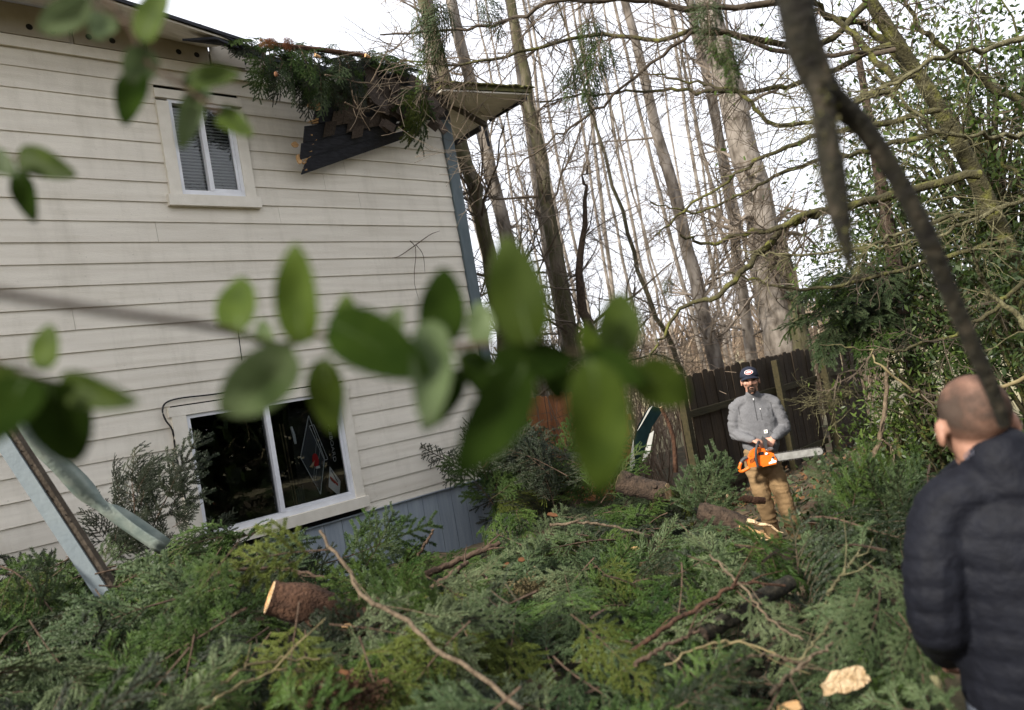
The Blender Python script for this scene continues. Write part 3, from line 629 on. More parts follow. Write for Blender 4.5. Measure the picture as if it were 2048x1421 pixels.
def make_bough(L=.9, wid=.32, nl=.022, nw=.0042, ds=.0052, droop=.25, sub=True, spacing=.055, ranks=3, alpha=.9, bend=.12, stem_r=.007, bare=.12, hang=0.0, subsp=.048):
    n = 9; xs = np.linspace(0, L, n); ph = rng.uniform(0, 6)
    main = np.stack([xs, bend * L * np.sin(xs / L * 2.2 + ph) * .5, -droop * L * (xs / L) ** 2 + .02 * np.sin(xs / L * 7 + ph)], 1); main -= main[0]
    segs = [main[int(n * .5):]]; stems = [(main, np.linspace(stem_r, .0018, n))]
    k = int(L * (1 - bare) / spacing)
    for i in range(k):
        for sd in (-1, 1):
            t = bare + (1 - bare) * (i + rng.uniform(.2, .8)) / k; p = np.array([np.interp(t * L, xs, main[:, c]) for c in range(3)])
            d0 = unit(np.array([np.interp(min(L, t * L + .05), xs, main[:, c]) for c in range(3)]) - p + 1e-6)
            ln = wid * (1 - .72 * t ** 1.3) * rng.uniform(.65, 1.12); an = sd * rng.uniform(.75, 1.05) * (1 - .25 * t)
            d = np.array([d0[0] * math.cos(an) - d0[1] * math.sin(an), d0[0] * math.sin(an) + d0[1] * math.cos(an), d0[2] + rng.normal(0, .12)])
            q = np.array([p, p + d * ln * .5 + [0, 0, rng.normal(0, .012)], p + d * ln + [0, 0, -ln * (.12 + hang) + rng.normal(0, .02)] + d0 * ln * .12])
            q = spline(q, 5); segs.append(q); stems.append((q, np.linspace(.0028, .001, 5)))
            if sub and ln > .11:
                m = int(ln / subsp)
                for j in range(1, m):
                    for s2 in (-1, 1):
                        tt = j / m; pp = q[0] * (1 - tt) + q[-1] * tt if False else np.array([np.interp(tt, np.linspace(0, 1, 5), q[:, c]) for c in range(3)])
                        a2 = an + s2 * rng.uniform(.6, .9); l2 = ln * .46 * (1 - .6 * tt) * rng.uniform(.7, 1.1)
                        e = np.array([d0[0] * math.cos(a2) - d0[1] * math.sin(a2), d0[0] * math.sin(a2) + d0[1] * math.cos(a2), d0[2] + rng.normal(-.08 - hang, .15)])
                        segs.append(np.array([pp, pp + e * l2 * .5, pp + e * l2 + [0, 0, -.1 * l2]]))
    b = MB(); 
    for pl, r in stems: b.tube(pl, r, 3, 0, cap=False)
    V, F = shoot_needles(segs, nl, nw, ds, alpha=alpha, ranks=ranks); return b, (V, F)
VAR = []                                                        # bough shapes: (stem builder, needles)
for i in range(5): VAR.append(make_bough(L=rng.uniform(.70, .95), wid=rng.uniform(.30, .40), nl=.023, nw=.0068, ds=.0046, droop=rng.uniform(.05, .3), hang=rng.uniform(0, .25), spacing=.082, subsp=.075))
for i in range(3): VAR.append(make_bough(L=rng.uniform(.6, .8), wid=rng.uniform(.26, .32), nl=.034, nw=.0054, ds=.0048, droop=rng.uniform(-.1, .2), alpha=.65, spacing=.085, bend=.2, subsp=.085))
for i in range(3): VAR.append(make_bough(L=rng.uniform(.7, .95), wid=rng.uniform(.34, .42), nl=.014, nw=.0062, ds=.0048, droop=rng.uniform(.2, .45), hang=.5, ranks=2, alpha=.8, spacing=.06, subsp=.055))
def np_stem(b): return np.concatenate(b.v), np.concatenate(b.f)
VN = [(np_stem(b), nd) for b, nd in VAR]
FIRM = ['fir', 'fir_blue', 'fir_yellow', 'fir_dark', 'fir_bright']
_bm = {}
def bough_meshes(vi, mname):
    k = (vi, mname)
    if k not in _bm:
        (sv, sf), (nv, nf) = VN[vi]; a = MB(); a.add(sv, sf); b = MB(); b.add(nv, nf)
        _bm[k] = (a.mesh('stem', M['brown_stick'], True), b.mesh('needles', M[mname]))
    return _bm[k]
def rotmat(xdir, up):
    x = unit(xdir); y = unit(np.cross(up, x)); z = np.cross(x, y); return np.stack([x, y, z], 1)
def bough(p0, p1, up, vi, mname, label, group=None, name='fallen_bough'):
    p0 = np.array(p0); p1 = np.array(p1); Lb = np.abs(VN[vi][0][0][:, 0]).max(); s = np.linalg.norm(p1 - p0) / Lb
    R = rotmat(p1 - p0, up); o = empty(name, p0, label, 'branch', group)
    o.rotation_euler = Matrix(R.tolist()).to_euler(); o.scale = (s, s, s)
    a, b = bough_meshes(vi, mname); link('stem', a, o); link('needles', b, o); return o
class Pile:
    def __init__(s): s.stem = MB(); s.nd = {k: MB() for k in FIRM + ['dead_needle']}
    def put(s, p, R, sc, vi, mname):
        (sv, sf), (nv, nf) = VN[vi]; s.stem.add(sv @ R.T * sc + p, sf); s.nd[mname].add(nv @ R.T * sc + p, nf)
    def done(s, name, label, cat, kind='stuff', parent=None, part=None):
        b = MB(); mats = [M['brown_stick']]
        for v, f in zip(s.stem.v, s.stem.f): pass
        b.v += s.stem.v; b.f += s.stem.f; b.mi += s.stem.mi; b.n = s.stem.n
        for k, q in s.nd.items():
            if q.n:
                mats.append(M[k]); mi = len(mats) - 1
                for v, f in zip(q.v, q.f): b.v.append(v); 
                b.f += [f + b.n for f in q.f]; b.mi += [np.full(len(f), mi) for f in q.f]; b.n += q.n
        if parent is not None: return wbuild(b, name, mats, parent)
        o = b.build(name, mats); return tag(o, label, cat, kind=kind)
pile = Pile()
def in_frame(p, mx=60, my=60):
    q = p - CAM; z = q @ VF
    if z < .4: return False
    x = 1024 + FPX * (q @ VR) / z; y = 710.5 - FPX * (q @ VU) / z
    return -mx < x < 2048 + mx and -my < y < 1421 + my * 3
def pix(p):
    q = np.asarray(p) - CAM; z = q @ VF; return 1024 + FPX * (q @ VR) / z, 710.5 - FPX * (q @ VU) / z, z
NP = 0
for tries in range(14000):
    if NP >= 520: break
    x, y = rng.uniform(-.5, 8.3), rng.uniform(.3, 6.6)
    h = H(x, y); p = np.array([x, y, h + (.16 * mnoise.noise(Vector((x * 1.7, y * 1.7, 8))) if h > .5 else 0)]); px, py, z = pix(p)
    if not (-250 < px < 2150 and py < 1700) or z < 1.55: continue
    if h < .28 or (630 < px < 960 and py < 1140 and z > 3.6): continue
    if 1480 < px < 1660 and py < 1085 and z > 3.9: continue          # keep the man's legs clear
    if px > 1790 and z < 3.2 and py < 1400: continue                # the watching man stands here
    if rng.random() > min(1, (4.2 / z) ** .9): continue
    az = rng.uniform(0, 6.283); tilt = rng.normal(.05, .30) if rng.random() < .8 else rng.uniform(.35, .9)
    d = np.array([math.cos(az) * math.cos(tilt), math.sin(az) * math.cos(tilt), math.sin(tilt)])
    up = unit(np.array([rng.normal(0, .6), rng.normal(0, .6), 1]) - rng.choice([.2, .9]) * VF)
    depth = rng.choice([.02, .10, .22, .34], p=[.42, .28, .18, .12])
    if 440 < px < 800 and 1130 < py < 1300 and z < 3.5: depth = .40; up = unit(np.array([0, 0, 1.0]))
    r = rng.random(); nz = mnoise.noise(Vector((x * .9, y * .9, 3)))
    mname = 'fir_yellow' if nz > .28 and r < .45 else ('fir_blue' if nz < -.05 and r < .65 else 'fir')
    if r > .80: mname = 'fir_dark'
    if px > 1600 and r < .55: mname = 'fir_blue'
    if depth < .15 and rng.random() < .13: mname = 'fir_bright'  # pale green tips on top boughs only, lit contrast put into the colour
    if depth > .15: mname = 'fir_dark'  # deeper boughs get darker needles, painting the shade inside the heap
    sc = rng.uniform(.55, 1.0) * (1 if z > 2.6 else .72); vi = int(rng.integers(0, 11))
    if px > 1380 and rng.random() < .5: vi = int(rng.integers(5, 8))
    R = rotmat(d, up); c = p - d * .45 * sc - np.array([0, 0, depth])
    if (c + d * .9 * sc)[1] > 6.8 or c[1] > 6.8: continue
    pile.put(c, R, sc, vi, mname); NP += 1
# upright tangle against the house corner and beneath the window
def px_bough(a, b_, z0, z1, vi, mname, upv=None):
    p0, p1 = P(a[0], a[1], z0), P(b_[0], b_[1], z1); L = np.linalg.norm(p1 - p0); R = rotmat(p1 - p0, upv if upv is not None else unit(-VF + np.array([0, 0, .6]) + rng.normal(0, .25, 3)))
    pile.put(p0, R, L / np.abs(VN[vi][0][0][:, 0]).max(), vi, mname)
for i in range(46):
    bx_, by_ = rng.uniform(960, 1230), rng.uniform(930, 1060); z = rng.uniform(7.4, 8.8)
    L = rng.uniform(.5, 1.0) * SC(z); an = rng.uniform(-1.1, 1.0)
    px_bough((bx_, by_), (bx_ + math.sin(an) * L, by_ - math.cos(an) * L * .75), z, z - rng.uniform(-.2, .4), int(rng.integers(8, 11)) if rng.random() < .6 else int(rng.integers(0, 5)), rng.choice(['fir_dark', 'fir', 'fir_dark']))
for i in range(34):
    bx_, by_ = rng.uniform(200, 375), rng.uniform(980, 1120); z = rng.uniform(4.9, 5.6); L = rng.uniform(.25, .42) * SC(z) * (1 if bx_ < 350 else .6); an = rng.uniform(-.9, .9)
    px_bough((bx_, by_), (bx_ + math.sin(an) * L, by_ - math.cos(an) * L * .75), z, z - .1, int(rng.integers(0, 5)), 'fir_dark')
for i in range(22):                                             # tall greyish bough mass right of the man
    bx_, by_ = rng.uniform(1700, 1860), rng.uniform(1050, 1170); z = rng.uniform(3.7, 4.6); L = rng.uniform(.35, .55) * SC(z); an = rng.uniform(-.55, .4)
    px_bough((bx_, by_), (bx_ + math.sin(an) * L, by_ - math.cos(an) * L), z, z - rng.uniform(-.15, .3), int(rng.integers(5, 8)), rng.choice(['fir_blue', 'fir_blue', 'fir']))
for i in range(8):
    bx_, by_ = rng.uniform(700, 960), rng.uniform(1225, 1275); z = rng.uniform(2.75, 3.1); L = rng.uniform(.3, .5) * SC(z); an = rng.uniform(-2.6, 2.6)
    px_bough((bx_, by_), (bx_ + math.sin(an) * L, by_ - math.cos(an) * L * .5), z, z - .1, int(rng.integers(0, 5)), rng.choice(['fir', 'fir_dark', 'fir_blue']))
for i in range(26):
    bx_, by_ = rng.uniform(1690, 1850), rng.uniform(1120, 1360); z = rng.uniform(2.25, 2.9); L = rng.uniform(.22, .40) * SC(z); an = rng.uniform(2.0, 4.2)
    px_bough((bx_, by_), (bx_ + math.sin(an) * L, by_ - math.cos(an) * L * .8), z, z - .12, int(rng.integers(0, 8)), rng.choice(['fir', 'fir_blue', 'fir_blue', 'fir_dark']))
for i in range(24):
    x, y = P(rng.uniform(760, 1010), rng.uniform(1150, 1215), rng.uniform(4.6, 6.0))[:2]
    az = rng.uniform(0, 6.283); d = np.array([math.cos(az), math.sin(az), rng.normal(0, .15)]); p = np.array([x, y, H(x, y) - .12]) - d * .3
    if p[1] < 6.7 and (p + d * .7)[1] < 6.75: pile.put(p, rotmat(d, unit(np.array([0, 0, 1]) - .6 * VF)), .7, int(rng.integers(0, 11)), rng.choice(['fir_dark', 'fir', 'fir_dark']))
for i in range(30):
    px, py = rng.uniform(800, 1010), rng.uniform(1105, 1165)
    for zt in np.linspace(4.2, 8, 60):
        p = P(px, py, zt)
        if p[2] <= G(p[0], p[1]) + .05: break
    az = rng.uniform(0, 6.283); d = np.array([math.cos(az), math.sin(az) * .5, rng.normal(.1, .1)]); p = p - d * .22 + [0, 0, .03]
    if p[1] < 6.75 and (p + d * .5)[1] < 6.75: pile.put(p, rotmat(d, unit(np.array([0, 0, 1]) - .6 * VF)), .5, int(rng.integers(0, 11)), rng.choice(['fir_dark', 'fir', 'fir']))
for i in range(46):                                             # boughs arching over the heap and hanging toward the viewer
    x, y = P(rng.uniform(-40, 1500), rng.uniform(1120, 1400), rng.uniform(2.2, 4.6))[:2]; h = H(x, y); px, py, z = pix((x, y, h))
    if not (2.0 < z < 4.8 and 1110 < py < 1480 and h > .5) or (690 < px < 980 and py < 1190) or (480 < px < 760 and py < 1265): continue
    p = np.array([x, y, h + rng.uniform(.05, .2)]); d = unit(-VF * rng.uniform(.3, 1) + VR * rng.normal(0, .8) - np.array([0, 0, rng.uniform(.25, .9)])); sc = rng.uniform(.4, .7)
    pile.put(p, rotmat(d, unit(np.array([0, 0, .5]) - VF)), sc, int(rng.integers(0, 5)), rng.choice(['fir', 'fir', 'fir_bright', 'fir_blue', 'fir_yellow']))
pile.done('fallen_foliage', 'tangled heap of fallen green conifer foliage filling the yard', 'foliage')
# individually recognisable boughs
def nb(a, b_, z0, z1, vi, m, label, up=None, name='fallen_bough'):
    return bough(P(*a, z0), P(*b_, z1), up if up is not None else unit(-VF + np.array([0, 0, .9])), vi, m, label, name=name)
nb((1385, 1060), (1440, 895), 6.3, 6.1, 0, 'fir_blue', 'blue green fir bough arching up before the dark fence, left of the chainsaw man', unit(-VF + np.array([0, 0, .3])))
nb((1340, 1010), (1475, 925), 6.5, 6.4, 3, 'fir_blue', 'drooping silvery bough hanging beside the fence post left of the man', unit(-VF + np.array([0, 0, .2])))
nb((1740, 1110), (1712, 892), 4.2, 4.1, 5, 'fir_blue', 'tall soft needled grey green bough standing right of the chainsaw man', unit(-VF))
nb((1680, 1140), (1570, 1045), 4.0, 4.0, 6, 'fir_blue', 'soft needled bough fanning left toward the chainsaw man\'s trouser legs', unit(-VF))
nb((1760, 1180), (1720, 1360), 2.3, 2.15, 2, 'fir_blue', 'blue grey bough hanging down beside the watching man\'s dark sleeve', unit(-VF + np.array([0, 0, .2])))
nb((1830, 1240), (1780, 1400), 2.1, 2.0, 4, 'fir_blue', 'blue grey bough tip by the watching man\'s hand', unit(-VF + np.array([0, 0, .2])))
nb((640, 1130), (880, 1030), 5.0, 5.2, 1, 'fir', 'green bough lifted in front of the blue skirting under the right window edge', unit(-VF + np.array([0, 0, .4])))
nb((720, 1150), (790, 1010), 4.9, 5.0, 0, 'fir_blue', 'silvery bough standing against the blue skirting near the window sill', unit(-VF))
nb((660, 1100), (380, 1130), 2.7, 2.6, 4, 'fir_yellow', 'bright yellow green bough in front of the fallen blue board', unit(-VF + np.array([0, 0, .5])))
nb((480, 1080), (330, 1290), 2.6, 2.4, 1, 'fir', 'light green bough drooping in the left foreground', unit(-VF + np.array([0, 0, .5])))
nb((60, 1330), (130, 1150), 4.0, 4.0, 0, 'fir', 'dark green bough sprouting below the siding at the left edge', unit(-VF))
nb((290, 1080), (380, 860), 5.4, 5.5, 3, 'fir_dark', 'dark broken bough reaching up beside the lower window trim', unit(-VF))
nb((270, 1040), (245, 880), 5.4, 5.5, 8, 'fir_dark', 'dark bough leaning left of the lower window on the beige siding', unit(-VF))
nb((400, 1085), (470, 1020), 5.3, 5.4, 1, 'fir_dark', 'dark bough tip crossing the lower left corner of the window glass', unit(-VF))
nb((1230, 1080), (990, 1060), 5.4, 5.2, 5, 'fir_blue', 'pale needled bough lying by the sawdust patch in the middle', unit(-VF + np.array([0, 0, 1.0])))
nb((1130, 1150), (1180, 1290), 3.3, 3.0, 1, 'fir_blue', 'bluish bough below the sawdust patch', unit(-VF + np.array([0, 0, .6])))
# boughs thrown over the broken roof edge
rp = Pile()
for i in range(70):
    u = rng.random() ** 1.4; p0 = PY(470 + 360 * u, 80 + 45 * u + rng.uniform(-8, 18), rng.uniform(6.3, 6.7))
    an = rng.uniform(0, 6.28); d = unit([math.cos(an), math.sin(an) * .4 - .3, rng.uniform(-.35, .2)]); sc = rng.uniform(.3, .5)
    rp.put(p0 - d * .2, rotmat(d, unit([rng.normal(0, .3), -.5, .8])), sc, int(rng.integers(0, 5)), rng.choice(['fir', 'fir_dark', 'fir']))
for i in range(44):
    p0 = PY(rng.uniform(525, 700), rng.uniform(90, 150), rng.uniform(6.2, 6.4)); d = unit([rng.normal(.05, .3), rng.normal(-.1, .15), -1]); sc = rng.uniform(.35, .58)
    rp.put(p0, rotmat(d, unit([rng.normal(0, .4), -1, .1])), sc, int(rng.integers(0, 5)), rng.choice(['fir', 'fir', 'fir_dark', 'fir_blue']))
for i in range(9):
    p0 = PY(rng.uniform(520, 585), rng.uniform(78, 98), 6.28); an = rng.uniform(0, 6.28); d = unit([math.cos(an), -.3, math.sin(an) * .5])
    rp.put(p0 - d * .06, rotmat(d, unit([0, -1, .4])), .17, int(rng.integers(0, 5)), 'dead_needle')
ob = rp.done('roof_foliage', 'heap of green conifer boughs with brown dead needles lying over the broken roof edge', 'foliage')
bough(PY(830, 150, 6.35), PY(858, 300, 6.35), unit([0, -1, .1]), 1, 'fir', 'green bough hanging down beside the blue corner board', name='hanging_bough')
bough(PY(845, 165, 6.3), PY(842, 275, 6.25), unit([.3, -1, .1]), 3, 'fir_yellow', 'small yellow green bough hanging left of the blue corner board', name='hanging_bough')
bough(PX(1000, 175, 6.9), PX(1020, 235, 6.95), unit([.3, -1, .1]), 2, 'fir_yellow', 'mossy green sprig dangling from the roof corner tip', name='hanging_bough')
q = MB(); q.tube([PY(560, 92, 6.4), PY(640, 100, 6.35), PY(733, 112, 6.3)], [.028, .026, .024], 8); onepiece(q, 'broken_pole', M['red_bark'], 'snapped reddish branch lying along the damaged roof edge', 'branch')
for (px, py, lab) in [(635, 112, 'orange broken wood stub among boughs on the roof edge'), (735, 112, 'orange snapped end of the roof branch')]:
    q = MB(); c = PY(px, py, 6.27); q.tube([c - [.03, 0, .0], c + [.03, 0, -.01]], [.022, .012], 6); onepiece(q, 'wood_stub', M['raw'], lab, 'wood')
for i, (px, py, lab) in enumerate([(552, 149, 'brown cone caught in hanging roof boughs')]):
    q = MB(); q.ell(PY(px, py, 6.2), (.02, .02, .026), nu=8, nv=6); onepiece(q, 'fir_cone', M['cone'], lab, 'cone')
# thin bare twigs springing from the broken roof
for i, (pp, lab) in enumerate([([(650, 150), (720, 165), (790, 168), (880, 148), (905, 130)], 'pale bare twig arcing over torn shingles to the roof corner'), ([(690, 205), (715, 218), (760, 215), (815, 200)], 'thin pale twig across the middle of the torn eave'),
        ([(700, 165), (712, 210), (740, 262)], 'thin dark twig hanging down the torn eave panel'), ([(742, 165), (760, 130), (780, 90), (795, 50)], 'pale branchlet standing up from the torn roof')]):
    q = MB(); pl = spline([PY(x, y, 6.2) for x, y in pp], 14); q.tube(rand_rough(pl, .006), np.linspace(.009, .003, 14), 5)
    for j in range(6):
        k = rng.integers(3, 12); d = unit(rng.normal(0, 1, 3) + [0, -.3, 0]); q.tube([pl[k], pl[k] + d * .1, pl[k] + d * .2 + [0, 0, .03]], [.004, .003, .0015], 4)
    onepiece(q, 'bare_twig', M['stick'], lab, 'twig')
q = MB()
for pp in [[(820, 482), (832, 500), (828, 560), (838, 600)], [(832, 490), (846, 510), (850, 545)], [(832, 490), (800, 512), (785, 516)], [(832, 490), (860, 470), (880, 462)]]: q.tube(spline([PY(x, y, W - .05) for x, y in pp], 8), np.linspace(.006, .002, 8), 4)
onepiece(q, 'bare_twig', M['brown_stick'], 'thin reddish vine twig dangling on the siding near the corner', 'twig')

# ------------------------------------------------------------------ logs, sticks, chips
def log(pp, r, m, label, name='log', zz=None, k=12, cut0='pale_wood', cut1=None, cat='log', n=16, knots=0):
    pl = spline([P(*p) for p in pp], n); pl = rand_rough(pl, .15 * np.mean(r) * .3); rr = lerp_r(r, n) * (1 + rng.normal(0, .03, n))
    o = empty(name, pl[0], label, cat); q = MB(); q.tube(pl, rr, k, cap=cut1 is None)
    for j in range(knots):
        i = rng.integers(2, n - 2); d = unit(rng.normal(0, 1, 3) - VF * .8); q.tube([pl[i], pl[i] + d * (rr[i] + .02)], [rr[i] * .3, rr[i] * .22], 6)
    wbuild(q, 'bark', M[m], o, True)
    for e, (i, j, c) in enumerate(((0, 1, cut0), (-1, -2, cut1))):
        if c:
            d = unit(pl[i] - pl[j]); q = MB(); q.tube([pl[i] - d * .002, pl[i] + d * .004], [rr[i] * .93, rr[i] * .9], k); wbuild(q, 'cut_end', M[c], o)
            if c == 'pale_wood' and rr[i] > .06:
                e1 = unit(np.cross(d, (0, 0, 1))); e2 = np.cross(d, e1)
                for f in (.22, .42, .6, .78):
                    q = MB(); q.tube([pl[i] + d * .0045 + (e1 * math.cos(t) + e2 * math.sin(t)) * rr[i] * f * (1 + .04 * math.sin(3 * t)) for t in np.linspace(0, 6.283, 25)], .0016, 4, cap=False); wbuild(q, 'growth_ring', M['raw'], o)
    return o
log([(540, 1195, 3.0), (620, 1212, 3.04), (700, 1240, 3.12), (830, 1268, 3.28), (950, 1295, 3.4)], [.072, .078, .082, .08, .078], 'red_bark', 'thick reddish brown log with pale cut end in the left foreground', knots=5)
log([(1336, 985, 6.9), (1290, 978, 7.0), (1240, 962, 7.1)], [.10, .10, .11], 'bark', 'short sawn log with pale ends below the torn teal panel', cut1='pale_wood', knots=3)
log([(1398, 1022, 6.1), (1445, 1036, 6.0), (1500, 1058, 5.9)], [.075, .085, .085], 'bark', 'mossy trunk split open into pale shards in front of the man', cut0='bark', knots=3)
for (pp, w, lab, m) in [([(1495, 1042), (1530, 1050), (1566, 1066)], .045, 'long pale splintered shard at the split trunk end, uppermost', 'pale_wood'), ([(1478, 1055), (1515, 1062), (1545, 1078)], .05, 'reddish splintered shard below the pale one', 'raw'), ([(1490, 1072), (1520, 1078), (1540, 1080)], .035, 'lowest short pale shard of the split trunk', 'pale_wood')]:
    q = MB(); pl = spline([P(x, y, 5.85 - .03 * i) for i, (x, y) in enumerate(pp)], 7); q.tube(rand_rough(pl, .008), np.stack([np.linspace(w, .006, 7), np.linspace(w * .5, .004, 7)], 1), 5); onepiece(q, 'wood_shard', M[m], lab, 'wood')
log([(1410, 1268, 2.75), (1470, 1232, 2.8), (1520, 1200, 2.85), (1580, 1165, 2.95)], [.030, .032, .034, .03], 'near_bark', 'dark bare limb lying in the hollow at lower centre right', cut0='bark')  # darker bark colour stands for the shade of boughs over it
log([(1455, 990, 6.6), (1490, 998, 6.6), (1530, 1002, 6.6)], [.035, .035, .03], 'red_bark', 'small sawn stick on the ground by the man\'s feet')
log([(1022, 882, 8.3), (1075, 935, 8.2), (1128, 988, 8.1)], [.03, .04, .045], 'bark', 'pinkish dead pole leaning on the tangle beyond the house corner')
log([(1322, 815, 8.0), (1345, 870, 8.0), (1352, 945, 8.0)], [.02, .025, .025], 'red_bark', 'reddish bare branch leaning at the end of the fence', cut0='pale_wood')
def stick(pp, r, m, label, z=None, n=26, tw=4, name='fallen_stick', rough=.0035):
    r = [q_ * .78 for q_ in r]
    pl = spline([P(*p) if len(p) == 3 else P(p[0], p[1], z) for p in pp], n); pl = rand_rough(pl, rough); q = MB(); q.tube(pl, lerp_r(r, n), 6)
    for j in range(tw):
        i = rng.integers(2, n - 2); d = unit(np.cross(pl[i + 1] - pl[i], rng.normal(0, 1, 3)) + unit(pl[i + 1] - pl[i]) * .8); l = rng.uniform(.06, .25); q.tube([pl[i], pl[i] + d * l * .5 + rng.normal(0, .01, 3), pl[i] + d * l], [r[0] * .45, r[0] * .3, .0015], 4)
    return onepiece(q, name, M[m], label, 'stick', smooth=True)
stick([(640, 1062, 2.6), (690, 1135, 2.5), (735, 1200, 2.4), (800, 1232, 2.35), (890, 1310, 2.2), (1045, 1420, 2.0)], [.007, .0095, .010, .009], 'stick', 'long pale crooked branch slanting across the centre foreground', tw=3)
stick([(815, 1215, 4.0), (900, 1150, 4.2), (935, 1125, 4.3)], [.022, .016], 'brown_stick', 'brown branch slanting up left of the sawdust patch', tw=2)
stick([(850, 1150, 4.6), (920, 1120, 4.7), (1000, 1085, 4.8)], [.03, .02], 'brown_stick', 'thicker dark branch under the blue skirting, pointing right', tw=2)
stick([(832, 1118, 5.0), (850, 1090, 5.0), (868, 1060, 5.0)], [.016, .011], 'brown_stick', 'short dark broken stub against the blue skirting', tw=0)
stick([(1255, 1310, 2.5), (1340, 1250, 2.6), (1440, 1190, 2.7), (1490, 1166, 2.75), (1570, 1172, 2.8)], [.012, .010, .006], 'red_bark', 'reddish bare branch rising to the right in the lower middle', tw=5)
stick([(1270, 1330, 2.3), (1340, 1290, 2.35), (1400, 1260, 2.4)], [.010, .006], 'brown_stick', 'brown bare branch just below the reddish one', tw=3)
stick([(1420, 1110, 3.0), (1490, 1180, 2.7), (1540, 1240, 2.6), (1640, 1300, 2.4)], [.006, .006, .005], 'stick', 'thin pale stem crossing over the dark limb at lower right', tw=5)
stick([(1400, 1370, 2.1), (1470, 1325, 2.15), (1530, 1310, 2.2), (1610, 1335, 2.2)], [.006, .005, .004], 'stick', 'thin arched stem low in the right foreground', tw=5)
stick([(1330, 1330, 2.2), (1430, 1285, 2.3), (1500, 1290, 2.3), (1600, 1330, 2.2)], [.005, .005, .003], 'straw', 'straw coloured arched stem above the dark hollow', tw=5)
stick([(1540, 1390, 2.0), (1600, 1335, 2.1), (1665, 1285, 2.2)], [.007, .007, .005], 'stick', 'pale forked twig just left of the cut wood block', tw=4)
stick([(1600, 1320, 2.3), (1640, 1270, 2.3), (1665, 1240, 2.3)], [.006, .004], 'lichen', 'lichen covered grey twig above the cut wood block', tw=3)
stick([(1655, 1190, 2.7), (1690, 1140, 2.7), (1720, 1100, 2.75)], [.009, .005], 'lichen', 'grey lichened twig among soft boughs left of the watching man', tw=3)
stick([(1100, 1050, 5.0), (1160, 1046, 5.0), (1220, 1052, 5.0), (1285, 1068, 5.0)], [.014, .012, .010], 'stick', 'pale bare branch lying level in front of the short log', tw=3)
stick([(960, 1140, 4.0), (985, 1175, 3.9), (1010, 1215, 3.8)], [.011, .008], 'stick', 'short tan branch left of the sawdust patch', tw=2)
stick([(395, 1421, 2.0), (450, 1365, 2.1), (520, 1325, 2.2), (640, 1318, 2.3)], [.005, .006, .004], 'straw', 'upper straw coloured stem bundle at bottom left', tw=5)
stick([(400, 1430, 1.95), (460, 1380, 2.05), (540, 1345, 2.15), (600, 1330, 2.2)], [.005, .005, .003], 'straw', 'lower straw coloured stem at bottom left', tw=4)
stick([(420, 1150, 3.0), (470, 1140, 3.0), (560, 1138, 3.1), (650, 1155, 3.1)], [.008, .009, .008], 'brown_stick', 'dark branch above the thick foreground log', tw=3)
stick([(1750, 915, 6.2), (1763, 860, 6.2), (1772, 800, 6.3), (1774, 735, 6.3)], [.03, .027, .024, .02], 'stick', 'pale thin sapling stem standing before the evergreens', tw=5, name='sapling_stem')
stick([(1765, 880, 6.1), (1785, 900, 6.1), (1787, 950, 6.0)], [.012, .010], 'stick', 'pale bent twig at the foot of the sapling stem', tw=1)
def chunk(px, py, z, w, h, m, label, rot=0.0, th=.05):
    c = P(px, py, z); s = 1 / SC(z); q = MB(); pl = [(-w / 2 * s, -h * .35 * s), (w * .1 * s, -h / 2 * s), (w * .38 * s, -h * .3 * s), (w * .5 * s, -h * .1 * s), (w * .42 * s, h * .2 * s), (w * .3 * s, h * .5 * s), (-w * .2 * s, h * .4 * s), (-w * .46 * s, h * .18 * s)]
    pl = [tuple(np.array(pl[i]) * (1 - f) + np.array(pl[(i + 1) % 8]) * f + rng.normal(0, .045 * h * s, 2)) for i in range(8) for f in (0, .33, .66)]
    q.prism(pl, 'y', -th / 2, th / 2); R = np.stack([unit(VR * math.cos(rot) + VU * math.sin(rot)), unit(VF - _Z * .5), unit(VU * math.cos(rot) - VR * math.sin(rot))], 1)
    q.v = [v @ R.T + c for v in q.v]; return onepiece(q, 'wood_block', M[m], label, 'wood')
chunk(1690, 1362, 2.05, 86, 52, 'pale_wood', 'freshly cut pale wood block at lower right', .25)
chunk(1578, 1415, 2.0, 40, 22, 'raw', 'orange cut wood end at the very bottom right of centre', .1)
for i, (px, py, z, lab) in enumerate([(122, 1250, 3.4, 'tan wood chip in the branches at far left'), (694, 1252, 2.9, 'orange cut stub on the foreground log'), (1012, 1130, 4.0, 'orange chip left of the sawdust patch'), (1043, 1120, 4.1, 'orange chip just above the sawdust patch'), (1110, 1165, 4.0, 'orange bark chip at the sawdust patch edge'), (956, 1208, 3.6, 'orange chip below left of the sawdust patch'), (1105, 1030, 5.2, 'small tan chip near the level bare branch'), (1270, 1098, 4.8, 'rusty chip right of the middle boughs'), (1288, 1130, 4.5, 'rusty chip lower right of the middle boughs'), (690, 1345, 2.1, 'pink orange chip low in centre left')]):
    chunk(px, py, z, rng.uniform(12, 22), rng.uniform(6, 10), 'raw' if i % 3 == 1 else 'cone', lab, rng.uniform(-.6, .6), .02)
